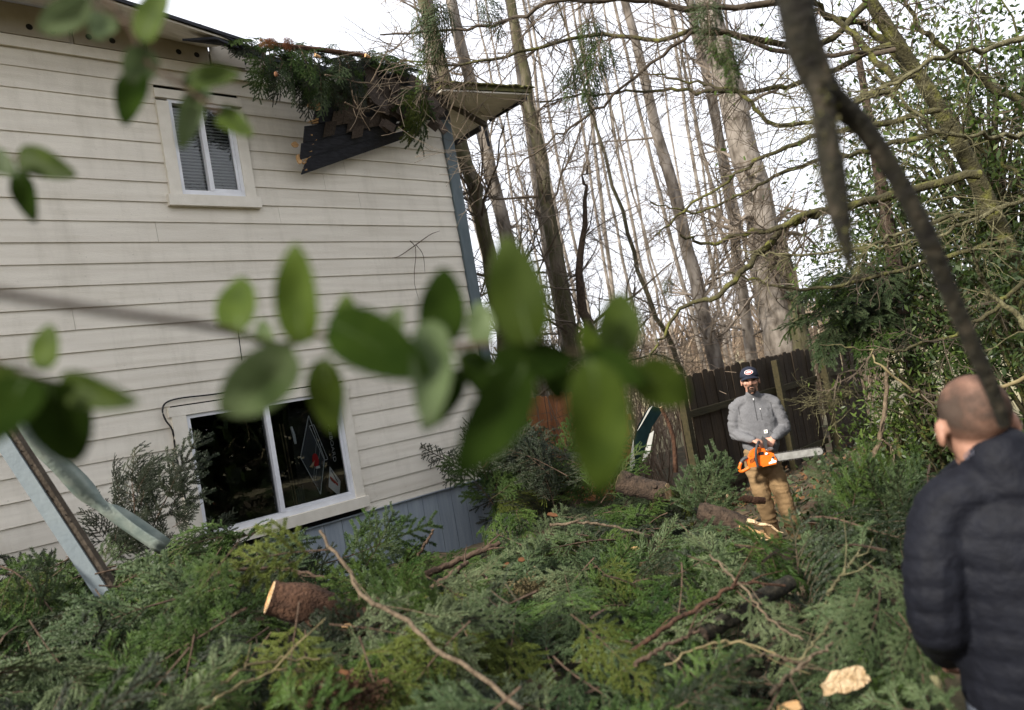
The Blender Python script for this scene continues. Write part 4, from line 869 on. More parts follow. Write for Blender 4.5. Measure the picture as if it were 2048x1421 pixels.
for (cx_, cy_, cz_, n, sx, sy, lab) in [(1060, 1178, 4.0, 1500, 60, 26, 'patch of tan sawdust and chips on the boughs in the middle'), (690, 1385, 2.15, 1300, 80, 46, 'brown sawdust patch at the bottom left of centre')]:
    q = MB()
    for i in range(n):
        c = P(cx_ + rng.normal(0, sx * .5), cy_ + rng.normal(0, sy * .5), cz_); c[2] = c[2] * .75 + .25 * P(cx_, cy_, cz_)[2] + rng.normal(0, .008); d1 = rng.normal(0, .0065, 3); d2 = rng.normal(0, .004, 3); q.add([c, c + d1, c + d1 + d2, c + d2], [[0, 1, 2, 3]])
    onepiece(q, 'sawdust', M['straw'] if cz_ > 3 else M['red_bark'], lab, 'sawdust', kind='stuff')

# ------------------------------------------------------------------ bare trees behind the fence
def grow(q, p, d, L, r, lvl, kids, grav=.0, wob=.18, k=4, mi=0):
    n = 6 if lvl == 0 else (5 if lvl == 1 else 4); pts = [np.array(p, float)]; dd = unit(d)
    for i in range(n - 1):
        dd = unit(dd + rng.normal(0, wob, 3) + np.array([0, 0, grav])); pts.append(pts[-1] + dd * L / (n - 1))
    pts = np.array(pts); q.tube(pts, np.linspace(r, max(.0022, r * .3), n), k if lvl == 0 else 3, mi, cap=False)
    if kids:
        for j in range(kids[0]):
            i = rng.integers(1, n); f = rng.random(); a = pts[i - 1] * (1 - f) + pts[i] * f; t = unit(pts[i] - pts[i - 1])
            s = unit(np.cross(t, rng.normal(0, 1, 3))); ang = rng.uniform(.5, 1.0)
            grow(q, a, t * math.cos(ang) + s * math.sin(ang), L * rng.uniform(.3, .6), r * .5, lvl + 1, kids[1:], grav, wob, k, mi)
def bare_tree(base, mid, top, z, w0, w1, label, m='trunk_pale', mt='twig_pale', nb_=20, kids=(6, 5), group=None, zc=14.0, vine=20, low=.12):
    b0, b1, b2 = P(*base, z), P(*mid, z), P(*top, z); d = unit(b2 - b1); g = 0.0
    foot = b0 + unit(b0 - b1) * max(0, (b0[2] + .3) / max(.2, unit(b1 - b0)[2])); 
    Ht = b2 + d * max(0, (zc - b2[2]) / max(.3, d[2])); s = .86 / SC(z)
    pl = spline([foot, b0, b1, b2, Ht], 22); pl = rand_rough(pl, .02); L = np.linalg.norm(pl - pl[0], axis=1); rr = np.interp(L, [0, .6, np.linalg.norm(b0 - foot) + .3, np.linalg.norm(b2 - foot), L[-1]], [w0 * s * .72, w0 * s * .55, w0 * s * .5, w1 * s * .5, w1 * s * .2])
    o = empty('bare_tree', (foot[0], foot[1], 0), label, 'tree', group); q = MB(); q.tube(pl, rr, 9, cap=False); wbuild(q, 'trunk', M[m], o, True)
    q = MB()
    for j in range(nb_):
        u = rng.uniform(low, .97) ; i = min(int(u * 21), 20); f = u * 21 - i; p = pl[i] * (1 - f) + pl[i + 1] * f
        if p[2] < 1.6: continue
        az = rng.uniform(0, 6.283); el = rng.uniform(.15, 1.0); dr = np.array([math.cos(az) * math.cos(el), math.sin(az) * math.cos(el), math.sin(el)])
        grow(q, p, dr, rng.uniform(.9, 2.6) * (1.15 - .5 * u), max(.010, rr[i] * .22), 0, kids, .03)
    for j in range(vine):                                       # whiskery twigs and dead ivy on the lower trunk
        u = rng.uniform(.0, .35); i = int(u * 21); p = pl[i]; az = rng.uniform(0, 6.283)
        grow(q, p, [math.cos(az), math.sin(az), rng.uniform(-.2, .9)], rng.uniform(.3, .9), .007, 1, (3,), -.06, .35)
    if q.n: wbuild(q, 'crown', M[mt], o)
    return o
bare_tree((1012, 700), (964, 443), (915, 260), 11.5, 36, 33, 'dark leaning bare trunk right behind the house corner board', 'trunk_moss', 'twig_dark')
bare_tree((1062, 700), (1010, 460), (905, 5), 13.5, 36, 26, 'pale bare trunk rising behind the roof corner tip', zc=16)
bare_tree((1145, 700), (1085, 350), (1021, 0), 12.5, 40, 21, 'dark green mossy bare trunk between the house and big leaf', 'trunk_moss', 'twig_dark', zc=15)
bare_tree((1128, 700), (1096, 520), (1062, 300), 14.5, 22, 14, 'slim pale bare trunk hugging the left side of the mossy trunk', zc=13)
bare_tree((1425, 700), (1368, 468), (1250, 0), 15, 34, 19, 'tall grey bare trunk in the middle of the wood, curving left at the top', 'trunk_pale', zc=15, vine=34)
bare_tree((1498, 690), (1452, 345), (1378, 0), 16.5, 26, 19, 'slender grey trunk just left of the thickest pale trunk', zc=16)
bare_tree((1562, 690), (1512, 394), (1424, 40), 15, 76, 56, 'thickest pale barked trunk above the dark fence', zc=15, vine=34)
bare_tree((1604, 700), (1590, 600), (1572, 520), 14.6, 42, 24, 'dark mossy trunk base beside the thickest trunk, near the fence end', 'trunk_moss', 'twig_dark', zc=4.2, nb_=6)
bare_tree((935, 700), (900, 450), (860, 60), 13.0, 36, 32, 'pale bare trunk partly hidden behind the broken roof', zc=15)
bare_tree((1190, 715), (1160, 560), (1170, 400), 10.6, 26, 10, 'short brown crooked trunk wrapped in dead vines near the orange fence', 'bark', 'twig_dark', zc=5, vine=60)
bare_tree((1355, 720), (1285, 560), (1215, 330), 16, 12, 8, 'thin dark bare tree with drooping twigs, left of the middle trunk', 'trunk_moss', 'twig_dark', zc=11, vine=30)
for i in range(20):
    x0 = 1030 + i * 27 + rng.normal(0, 9); z = rng.uniform(17, 30); lean = rng.normal(.19, .03); w = rng.uniform(5, 11)
    bare_tree((x0, 690 - (x0 - 1030) * .1), (x0 - lean * 330, 360), (x0 - lean * 700, -10), z, w, w * .7, 'slender pale bare trunk among the thin trees far behind the fence', group='thin far trunks', nb_=20, kids=(5, 4), zc=17, vine=10)
# brown bramble thicket, grass stalks
q = MB()
for i in range(1900):
    px = rng.uniform(960, 1760); z = rng.uniform(11.0 if px < 1300 else 14.5, 27); p = P(px, 700, z); p[2] = 0
    az = rng.uniform(0, 6.283); L = rng.uniform(.8, 2.6) * (1 if px < 1300 else .8)
    d0 = np.array([math.cos(az) * .35, math.sin(az) * .35, 1]); e = p + unit(d0) * L; t2 = e + np.array([math.cos(az), math.sin(az), rng.uniform(-.5, .3)]) * L * .45
    q.tube(spline([p, (p + e) / 2 + rng.normal(0, .08, 3), e, t2], 6), np.linspace(.011, .004, 6), 3, cap=False)
tag(q.build('bramble_thicket', M['bramble']), 'dense brown leafless bramble thicket under the bare trees', 'thicket', kind='stuff')
q = MB()
for i in range(420):
    px = rng.uniform(700, 2300); z = rng.uniform(38, 75); p = P(px, 700, z); p[2] = 0; hh = rng.uniform(2.0, 5.0)
    for j in range(5):
        az = rng.uniform(0, 6.283); q.tube([p, p + np.array([math.cos(az) * .5, math.sin(az) * .5, hh * .6]), p + np.array([math.cos(az) * 1.4, math.sin(az) * 1.4, hh])], [.10, .07, .03], 3, cap=False)
tag(q.build('far_scrub', M['bramble']), 'far band of brown leafless scrub along the horizon', 'scrub', kind='stuff')

# ------------------------------------------------------------------ mossy tree at the right with long limbs
mt = empty('mossy_tree', (*P(2120, 900, 7.0)[:2], 0), 'leaning mossy tree at right whose long bare limbs reach across the sky', 'tree')
q = MB(); q.tube(spline([P(2230, 1100, 7.2), P(2120, 760, 7.0), P(2010, 480, 6.8), P(1880, 220, 6.6), P(1720, -30, 6.4), P(1600, -260, 6.2)], 20), np.linspace(.095, .045, 20) * (1 + rng.normal(0, .05, 20)), 10, cap=False); wbuild(q, 'trunk', M['moss_limb'], mt, True)
LIMBS = [
 ([(1730, 10), (1640, 90), (1500, 75), (1400, 62), (1300, 82), (1180, 72), (1050, 105), (930, 128), (800, 120)], .032, 6.3, 'moss_limb'),
 ([(1700, -20), (1450, 20), (1300, 5), (1130, 0), (1010, 48), (900, 58), (760, 70)], .030, 6.0, 'twig_dark'),
 ([(1780, 90), (1640, 150), (1540, 178), (1400, 185), (1330, 180), (1200, 190), (1080, 205)], .028, 6.4, 'moss_limb'),
 ([(1790, 100), (1600, 110), (1420, 60), (1348, 94), (1230, 190), (1150, 250), (1080, 300), (1010, 350)], .022, 6.2, 'twig_dark'),
 ([(1830, 150), (1700, 215), (1560, 250), (1480, 190), (1400, 165), (1290, 150)], .026, 6.0, 'moss_limb'),
 ([(1880, 220), (1740, 255), (1640, 270), (1520, 320), (1440, 370), (1350, 440), (1310, 470)], .028, 6.3, 'moss_limb'),
 ([(1900, 260), (1750, 300), (1640, 320), (1540, 358), (1460, 400), (1380, 425), (1300, 405)], .026, 6.6, 'moss_limb'),
 ([(1960, 350), (1800, 385), (1640, 422), (1560, 456), (1480, 468), (1420, 488), (1360, 470)], .042, 6.3, 'moss_limb'),
 ([(1640, 424), (1570, 455), (1505, 525), (1440, 590), (1372, 612), (1320, 675), (1300, 720)], .036, 6.25, 'moss_limb'),
 ([(1980, 420), (1860, 445), (1740, 490), (1600, 508), (1490, 503)], .020, 5.6, 'lichen'),
 ([(2020, 480), (1860, 520), (1740, 560), (1600, 580), (1500, 560), (1440, 540)], .026, 6.6, 'moss_limb'),
 ([(2200, -60), (2048, 75), (1900, 105), (1800, 160), (1700, 210), (1640, 205)], .024, 5.0, 'lichen'),
 ([(2200, 200), (2048, 268), (1960, 272), (1880, 262), (1800, 195), (1750, 150)], .022, 5.2, 'lichen'),
 ([(2250, 330), (2048, 400), (1900, 460), (1800, 490), (1700, 500)], .020, 5.0, 'lichen'),
 ([(1860, 190), (1740, 60), (1650, 30), (1560, -30)], .04, 6.6, 'moss_limb'),
 ([(2048, 560), (1960, 640), (1850, 690), (1750, 700), (1640, 690)], .020, 5.8, 'moss_limb'),
 ([(2080, 740), (1930, 810), (1860, 800), (1770, 740), (1740, 700)], .014, 4.6, 'straw'),
 ([(2100, 690), (1990, 600), (1950, 520), (1930, 470)], .020, 4.4, 'lichen'),
 ([(1800, 170), (1640, 15), (1520, -10), (1400, -40)], .03, 6.0, 'moss_limb'),
 ([(2150, 260), (1980, 170), (1850, 60), (1780, -40)], .05, 7.2, 'moss_limb'),
 ([(2150, 420), (1960, 300), (1860, 260), (1740, 150)], .03, 7.4, 'moss_limb'),
]
fb = Pile()
for pp, r, z, m in LIMBS:
    n = 34; pl = spline([P(x, y, z + .12 * math.sin(i * 1.7)) for i, (x, y) in enumerate(pp)], n); pl = rand_rough(pl, .012)
    q = MB(); q.tube(pl, np.linspace(r, max(.004, r * .22), n) * (1 + rng.normal(0, .06, n)), 7, cap=False); L = np.linalg.norm(np.diff(pl, axis=0), axis=1).sum()
    wbuild(q, 'limb', M[m], mt, True)
    q = MB()
    for j in range(int(L * 9)):
        i = rng.integers(3, n - 1); t = unit(pl[i] - pl[i - 1]); s = unit(np.cross(t, rng.normal(0, 1, 3)) + np.array([0, 0, -.25])); ang = rng.uniform(.4, 1.1); pj = pix(pl[i])
        if pj[1] > 560 and pj[0] > 1300 and pj[0] < 1720: continue
        grow(q, pl[i], t * math.cos(ang) + s * math.sin(ang), rng.uniform(.25, 1.0) * (1 if pj[1] < 430 else .4), max(.0038, r * .2), 1, (4, 2), -.03, .22)
    wbuild(q, 'twigs', M['twig_dark' if m != 'lichen' else 'lichen'], mt)['kind'] = 'stuff'
q = MB()
for i in range(240):                                            # small pale leaves still hanging on the twigs
    c = P(rng.uniform(1430, 2000), rng.uniform(-20, 420), rng.uniform(5.5, 6.8)); d1 = rng.normal(0, .012, 3); d2 = rng.normal(0, .010, 3); q.add([c, c + d1 - d2, c + d1 * 2, c + d1 + d2], [[0, 1, 2, 3]])
wbuild(q, 'yellowing_leaves', M['evergreen_light'], mt)['kind'] = 'stuff'
# drooping conifer sprays hanging into the upper part of the view
def spray(a, b_, z, vi, m): 
    p0, p1 = P(*a, z), P(*b_, z); L = np.linalg.norm(p1 - p0); fb.put(p0, rotmat(p1 - p0, unit(-VF + rng.normal(0, .3, 3))), L / np.abs(VN[vi][0][0][:, 0]).max(), vi, m)
for a, b_, z in [((1190, 20), (1160, 130), 6), ((1205, 60), (1150, 200), 6), ((1160, 90), (1170, 225), 6.1), ((1140, 120), (1125, 215), 6), ((850, -20), (870, 110), 5.6), ((880, -10), (905, 90), 5.6), ((840, 20), (800, 90), 5.7), ((960, -20), (985, 80), 6), ((870, 60), (850, 180), 5.8), ((1410, -20), (1440, 110), 3.2), ((1390, -10), (1400, 60), 3.4), ((1430, 60), (1475, 170), 3.0), ((1460, 80), (1480, 190), 3.2), ((1330, 550), (1338, 600), 7)]:
    spray(a, (b_[0] + rng.normal(0, 12), b_[1]), z, int(rng.integers(8, 11)), rng.choice(['fir', 'fir_blue']))
mo = fb.done('hanging_sprays', None, None, parent=mt)

# ------------------------------------------------------------------ evergreens at the right
def leafy(name, label, cat, center, radii, n, size, mats, trunk=None, aspect=.42, holes=.25, cat_leaf='crown', droop=.3):
    c = np.array(center); o = empty(name, (c[0], c[1], 0), label, cat); q = MB()
    nc = max(10, n // 55); cc = []
    for i in range(nc):
        d = unit(rng.normal(0, 1, 3)); rr = rng.uniform(.25, 1.0) ** .6; cc.append((c + d * rr * np.array(radii), rng.uniform(.14, .34) * min(radii)))
    per = n // nc; Vs, Ms = [], []
    for (k, s) in cc:
        mi = int(rng.random() < .4); p = k + rng.normal(0, 1, (per, 3)) * s * [1, 1, .7]; a = rng.normal(0, 1, (per, 3)); a[:, 2] -= droop; a /= np.linalg.norm(a, axis=1)[:, None]
        b = np.cross(a, rng.normal(0, 1, (per, 3)) + [0, 0, 1.2]); b /= np.linalg.norm(b, axis=1)[:, None] + 1e-9; b = np.cross(a, b) if False else b
        l = size * rng.uniform(.6, 1.2, per)[:, None]; w = l * aspect / 2
        V = np.stack([p, p + a * l * .45 + b * w, p + a * l, p + a * l * .45 - b * w], 1).reshape(-1, 3); q.add(V, np.arange(len(V)).reshape(-1, 4), mi)
    wbuild(q, 'crown', [M[m] for m in mats], o)
    q = MB(); base = np.array([c[0], c[1], 0.0]); q.tube(spline([base, base + (c - base) * .5 + rng.normal(0, .1, 3), c + [0, 0, radii[2] * .5]], 8), np.linspace(.09 * radii[2] / 1.5, .02, 8), 7)
    for (k, s) in cc[::3]: q.tube(spline([base + (c - base) * rng.uniform(.3, .9), (c + k) / 2 + rng.normal(0, .1, 3), k], 5), np.linspace(.025, .006, 5), 4, cap=False)
    wbuild(q, 'trunk', M['moss_limb'], o, True); return o
leafy('evergreen_tree', 'tall broadleaf evergreen filling the right edge behind the mossy limbs', 'tree', P(1960, 330, 8.6), (1.7, 1.5, 2.1), 14000, .095, ['evergreen', 'evergreen_light'])
leafy('evergreen_tree', 'broadleaf evergreen behind the near dark branch, above the fence end', 'tree', P(1790, 500, 9.6), (1.2, 1.0, 1.1), 4500, .09, ['evergreen', 'evergreen_light'])
leafy('evergreen_shrub', 'bright yellow green shrub left of the watching man\'s head', 'shrub', P(1870, 800, 7.0), (.75, .7, .75), 4200, .07, ['evergreen_light', 'evergreen'], aspect=.3)
leafy('evergreen_tree', 'dense dark evergreen filling the right side below the lichened limbs', 'tree', P(1930, 600, 8.0), (1.35, 1.1, 1.0), 3800, .085, ['evergreen', 'ivy'])
leafy('evergreen_shrub', 'dark shrub at the right edge above the watching man', 'shrub', P(2040, 640, 6.6), (.8, .8, .75), 3600, .08, ['evergreen', 'ivy'], aspect=.35)
leafy('evergreen_shrub', 'low green shrub behind the sapling stem', 'shrub', P(1800, 905, 7.2), (.75, .6, .45), 2600, .07, ['ivy', 'evergreen_light'])
# fir with blue green boughs over the fence end
ft = empty('fir_tree', (*P(1840, 800, 8.4)[:2], 0), 'fir tree with blue green boughs reaching over the right end of the dark fence', 'tree'); fp = Pile()
q = MB(); tb = np.array([*P(1840, 800, 8.4)[:2], 0]); q.tube([tb, tb + [0, 0, 2.2], tb + [.1, 0, 5.5]], [.12, .09, .03], 9, cap=False); wbuild(q, 'trunk', M['bark'], ft, True)
for i in range(64):
    h = rng.uniform(.8, 4.2); u = rng.random(); e = P(rng.uniform(1570, 1800), rng.uniform(545, 680), rng.uniform(6.4, 8)); s0 = tb + [0, 0, e[2] + rng.uniform(.05, .4)]
    d = e - s0; st = s0 + d * rng.uniform(.35, .8); fp.put(st, rotmat(unit(d + rng.normal(0, .25, 3)), unit([rng.normal(0, .2), rng.normal(0, .2), 1])), rng.uniform(.6, .95), int(rng.integers(0, 8)), rng.choice(['fir_blue', 'fir', 'fir_dark', 'fir_blue']))
for i in range(270):
    e = P(1640 + 420 * rng.random() ** .7, rng.uniform(180, 880), rng.uniform(6.4, 8.4)); d = unit(rng.normal(0, 1, 3) * [1, 1, .4] - VR * .5 - np.array([0, 0, .35]))
    if pix(e)[0] < 1780 and pix(e)[1] > 640: continue; fp.put(e - d * .4, rotmat(d, unit([rng.normal(0, .3), rng.normal(0, .3), 1])), rng.uniform(.7, 1.15), int(rng.integers(0, 11)), rng.choice(['fir', 'fir', 'fir_dark', 'fir_yellow', 'fir_bright']))
fp.done('crown', None, None, parent=ft)
q = MB()
for i in range(20):
    s = P(1700 + rng.normal(0, 12), 790 + rng.normal(0, 12), 7.2); d = unit(-VR + VU * rng.uniform(-.7, .35) + rng.normal(0, .15, 3)); grow(q, s, d, rng.uniform(.2, .55), .006, 1, (3, 2), -.05, .2)
q.tube(spline([P(1840, 790, 8.2), P(1760, 780, 7.6), P(1700, 790, 7.2)], 6), .012, 5); wbuild(q, 'dead_branch', M['lichen'], ft)
# low ivy and fallen leaves on the ground near the man
q = MB(); 
for i in range(5200):
    px, py = rng.uniform(1340, 1900), rng.uniform(850, 1085); d = ray(px, py); t = (0.12 - CAM[2]) / d[2]; c = CAM + d * t
    if t > 14 or c[1] > 5.55: continue
    c[2] = G(c[0], c[1]) + abs(rng.normal(0, .05)); a = rng.normal(0, .022, 3); b = rng.normal(0, .015, 3); q.add([c, c + a + b, c + a * 2, c + a - b], [[0, 1, 2, 3]], int(rng.random() < .42))
tag(q.build('ground_ivy', [M['ivy'], M['litter_leaf']]), 'low ivy and fallen brown leaves on the soil by the fence', 'ground cover', kind='stuff')

# ------------------------------------------------------------------ near branch and near leaves (out of focus)
nbr = empty('near_branch', P(2010, 855, 1.25), 'thick dark forked branch hanging close before the lens at right', 'branch')
q = MB(); pl = spline([P(x, y, z) for x, y, z in [(1575, -90, 1.05), (1590, 0, 1.05), (1612, 100, 1.06), (1655, 190, 1.08), (1722, 250, 1.1), (1790, 350, 1.12), (1852, 470, 1.14), (1893, 570, 1.17), (1940, 680, 1.2), (1985, 780, 1.23), (2008, 850, 1.25)]], 40)
q.tube(pl, lerp_r([.027, .026, .026, .019, .016, .015, .0145, .014, .014, .013, .010], 40) * (1 + np.interp(np.arange(40), np.arange(0, 44, 4), rng.normal(0, .10, 11))), 12); wbuild(q, 'limb', M['near_bark'], nbr, True)
q = MB(); pl = spline([P(x, y, 1.06) for x, y in [(1640, 150), (1648, 240), (1662, 330), (1680, 430), (1700, 535)]], 20); q.tube(pl, lerp_r([.019, .016, .017, .019, .014, .006], 20) * (1 + np.interp(np.arange(20), np.arange(0, 24, 4), rng.normal(0, .10, 6))), 12); wbuild(q, 'broken_fork', M['near_bark'], nbr, True)
q = MB()
for i in range(260):
    k = rng.integers(0, 20); c = pl[k] + unit(rng.normal(0, 1, 3)) * .02; d = unit(rng.normal(0, 1, 3) + [0, 0, -.5]) * .012; s = rng.normal(0, .0015, 3); q.add([c, c + d + s, c + d - s], [[0, 1, 2]])
wbuild(q, 'moss', M['moss_limb'], nbr)['kind'] = 'stuff'
def leaf_mesh(serr=.03, fold=.18, curl=.15, n=22):
    # unit leaf: base at origin, tip at x=1, half width .5 at w=1
    xs = np.linspace(0, 1, n); hw = .5 * np.sin(np.pi * xs ** .78) ** .58 * (1 - .10 * xs); hw[0] = hw[-1] = .004
    sv = np.where(np.arange(n) % 2 == 0, 1, 1 - serr * 1.6); hw = hw * sv; V = []
    for x, h in zip(xs, hw):
        z = -curl * (x - .35) ** 2
        for f in (-1, -.5, 0, .5, 1): V.append((x, f * h, z + fold * abs(f) * h + .02 * math.sin(x * 9 + f * 2)))
    F = [[i * 5 + j, (i + 1) * 5 + j, (i + 1) * 5 + j + 1, i * 5 + j + 1] for i in range(n - 1) for j in range(4)]
    return np.array(V), np.array(F)
LV, LF = leaf_mesh()
def twig(label, stem, sr, leaves, z, mstem='near_bark'):
    pl = spline([P(x, y, (z if len(p) == 2 else p[2])) for p in stem for x, y in [p[:2]]], 24); o = empty('leafy_twig', pl[0], label, 'twig'); q = MB(); q.tube(pl, np.linspace(sr, sr * .6, 24) * 1.25, 6); wbuild(q, 'stem', M['brown_stick'], o, True)
    for (a, b_, w, m, tilt, zz) in leaves:
        p0, p1 = P(*a, zz), P(*b_, zz + rng.normal(0, .02)); L = np.linalg.norm(p1 - p0); x = unit(p1 - p0); nrm_ = unit(-VF + rng.normal(0, .12, 3) + np.cross(x, VF) * tilt); y = unit(np.cross(nrm_, x)); zv = np.cross(x, y)
        V = LV * [L * 1.04, 1.05 * w / SC(zz) / max(.35, math.cos(math.atan(tilt))), L * .8]; V = V @ np.stack([x, y, zv]) + p0
        q = MB(); q.add(V, LF); lo_ = wbuild(q, 'leaf', M[m], o, True)
        q = MB(); mid_ = V[2::5][:-2] - zv * .0006; q.tube(mid_, np.linspace(.0011, .0004, len(mid_)), 4); wbuild(q, 'midrib', M['leaf_pale'], o, True)
        k = np.argmin(np.linalg.norm(pl - p0, axis=1)); q = MB(); q.tube([pl[k], (pl[k] + p0) / 2 + [0, 0, .001], p0], [sr * .45, sr * .4, sr * .3], 5); wbuild(q, 'leaf_stalk', M['leaf'], o, True)
Lf, Lp, Ld = 'leaf', 'leaf_pale', 'leaf_dark'
twig('blurred leafy twig stretching across the centre before the siding', [(-60, 578, .46), (200, 622, .52), (430, 655, .6), (560, 690), (640, 672), (760, 690), (850, 700), (960, 690), (1060, 700), (1150, 705), (1240, 730)], .0028,
 [((480, 665), (472, 555), 96, Lf, .1, .62), ((604, 690), (588, 492), 92, Lf, .1, .6), ((585, 695), (448, 832), 112, Lp, .5, .57), ((650, 715), (664, 868), 86, Lf, .1, .62), ((655, 640), (850, 745), 118, Ld, .3, .58), ((884, 690), (888, 540), 98, Ld, .1, .62), ((862, 640), (856, 850), 74, Lp, .6, .6), ((925, 738), (848, 860), 62, Ld, .2, .62),
  ((1062, 690), (1008, 478), 122, Lf, .1, .58), ((965, 695), (958, 605), 56, Lp, .3, .66), ((975, 740), (1150, 712), 84, Ld, .5, .57), ((1050, 735), (925, 938), 118, Ld, .15, .56), ((1240, 720), (1238, 585), 92, Lf, .1, .64), ((1185, 720), (1205, 980), 132, Lf, .15, .55), ((1268, 735), (1376, 802), 98, Lf, .1, .6), ((1160, 720), (1290, 760), 74, Ld, .6, .6), ((700, 690), (690, 590), 58, Lf, .4, .68), ((780, 690), (800, 620), 50, Lp, .5, .7), ((1100, 705), (1120, 800), 66, Ld, .3, .66), ((930, 700), (985, 800), 60, Ld, .5, .67), ((1010, 700), (1090, 640), 60, Lf, .5, .68), ((540, 690), (520, 640), 44, Lp, .5, .7), ((1200, 730), (1170, 650), 52, Lf, .4, .7)], .655)
twig('blurred leafy twig at the left edge by the fallen board', [(-60, 700), (20, 740), (90, 762), (130, 770)], .003,
 [((92, 740), (95, 650), 66, Lf, .1, .66), ((120, 765), (262, 806), 70, Lf, .1, .6), ((95, 762), (150, 925), 118, Ld, .2, .58), ((55, 752), (-20, 880), 110, Ld, .2, .56), ((40, 750), (-60, 800), 80, Lf, .3, .58)], .6)
twig('small blurred leaf pair low at the left edge beside the siding', [(-60, 330), (0, 318), (40, 318)], .0025,
 [((35, 308), (144, 350), 60, Lf, .1, .78), ((38, 340), (66, 442), 50, Ld, .15, .78), ((-30, 300), (30, 350), 44, Lp, .4, .75)], .78)
twig('blurred leafy twig hanging in from the top left over the upper window', [(120, -60), (200, -10), (262, 60), (290, 120), (370, 175), (440, 225)], .0025,
 [((285, 85), (328, -25), 74, Lf, .1, .74), ((278, 140), (248, 245), 62, Ld, .15, .76), ((300, 100), (258, 165), 60, Lp, .5, .76), ((365, 168), (474, 148), 62, Lf, .1, .78), ((435, 222), (500, 268), 48, Lf, .15, .8), ((398, 175), (362, 295), 44, Lp, .5, .78), ((395, 170), (400, 215), 40, Lp, .6, .8), ((180, 0), (78, 62), 56, Lp, .5, .72), ((215, 30), (190, 75), 46, Lp, .6, .76)], .76)

# ------------------------------------------------------------------ people
def fuse(mb_, voxel, smooth=6, fac=.5):
    """unite overlapping closed pieces into one continuous skin"""
    me = mb_.mesh('skin_tmp', []) ; o = bpy.data.objects.new('skin_tmp', me); col.objects.link(o)
    r = o.modifiers.new('r', 'REMESH'); r.mode = 'VOXEL'; r.voxel_size = voxel; r.use_smooth_shade = True
    if smooth: s = o.modifiers.new('s', 'SMOOTH'); s.iterations = smooth; s.factor = fac
    dg = bpy.context.evaluated_depsgraph_get(); dg.update(); out = bpy.data.meshes.new_from_object(o.evaluated_get(dg))
    bpy.data.objects.remove(o); bpy.data.meshes.remove(me); return out
def sculpt(me, fn):
    n = len(me.vertices); co = np.empty(n * 3, np.float32); me.vertices.foreach_get('co', co); no = np.empty(n * 3, np.float32); me.vertices.foreach_get('normal', no)
    co = co.reshape(-1, 3); co = fn(co.astype(float), no.reshape(-1, 3).astype(float)); me.vertices.foreach_set('co', co.astype(np.float32).ravel()); me.update()
def nz3(p, s, seed=0): return np.array([mnoise.noise(Vector((a * s[0] + seed, b_ * s[1], c * s[2]))) for a, b_, c in p])
def putm(name, me, m, parent):
    me.materials.clear(); me.materials.append(m); me.polygons.foreach_set('use_smooth', np.ones(len(me.polygons), bool)); return link(name, me, parent)
def capped(q, pts, rad, k=12, ref=None):                         # tube with rounded ends
    pts = np.asarray(pts, float); rad = np.asarray(rad, float); rad = np.stack([rad, rad], 1) if rad.ndim == 1 else rad
    n = max(8, len(pts) * 4); pl = spline(pts, n); rr = np.stack([lerp_r(rad[:, 0], n), lerp_r(rad[:, 1], n)], 1)
    d0, d1 = unit(pl[0] - pl[1]), unit(pl[-1] - pl[-2]); e0, e1 = rr[0].min(), rr[-1].min()
    pl = np.concatenate([[pl[0] + d0 * e0 * .95], [pl[0] + d0 * e0 * .6], pl, [pl[-1] + d1 * e1 * .6], [pl[-1] + d1 * e1 * .95]])
    rr = np.concatenate([[rr[0] * .3], [rr[0] * .78], rr, [rr[-1] * .78], [rr[-1] * .3]]); q.tube(pl, rr, k, ref=ref)
def head(q, c, s=1.0):                                          # facing -y
    c = np.array(c); e = lambda o, r, **k: q.ell(c + np.array(o) * s, np.array(r) * s, nu=20, nv=14, **k)
    e((0, .018, .045), (.076, .094, .085)); e((0, -.022, -.01), (.066, .072, .085)); e((0, -.042, -.070), (.047, .050, .046)); e((0, -.078, -.098), (.022, .018, .018))
    e((0, -.093, .032), (.050, .016, .014)); e((0, -.106, -.012), (.014, .020, .026)); e((0, -.098, .008), (.010, .014, .03)); e((.016, -.100, -.022), (.009, .010, .008)); e((-.016, -.100, -.022), (.009, .010, .008))
    e((.042, -.075, -.012), (.022, .020, .020)); e((-.042, -.075, -.012), (.022, .020, .020)); e((0, -.094, -.056), (.022, .010, .006)); e((0, -.092, -.068), (.020, .011, .007))
    for sx in (-1, 1):
        e((sx * .079, .014, -.004), (.009, .021, .032), Mx=Matrix.Rotation(.25, 3, 'X').to_4x4()); e((sx * .081, .010, -.026), (.007, .012, .012))
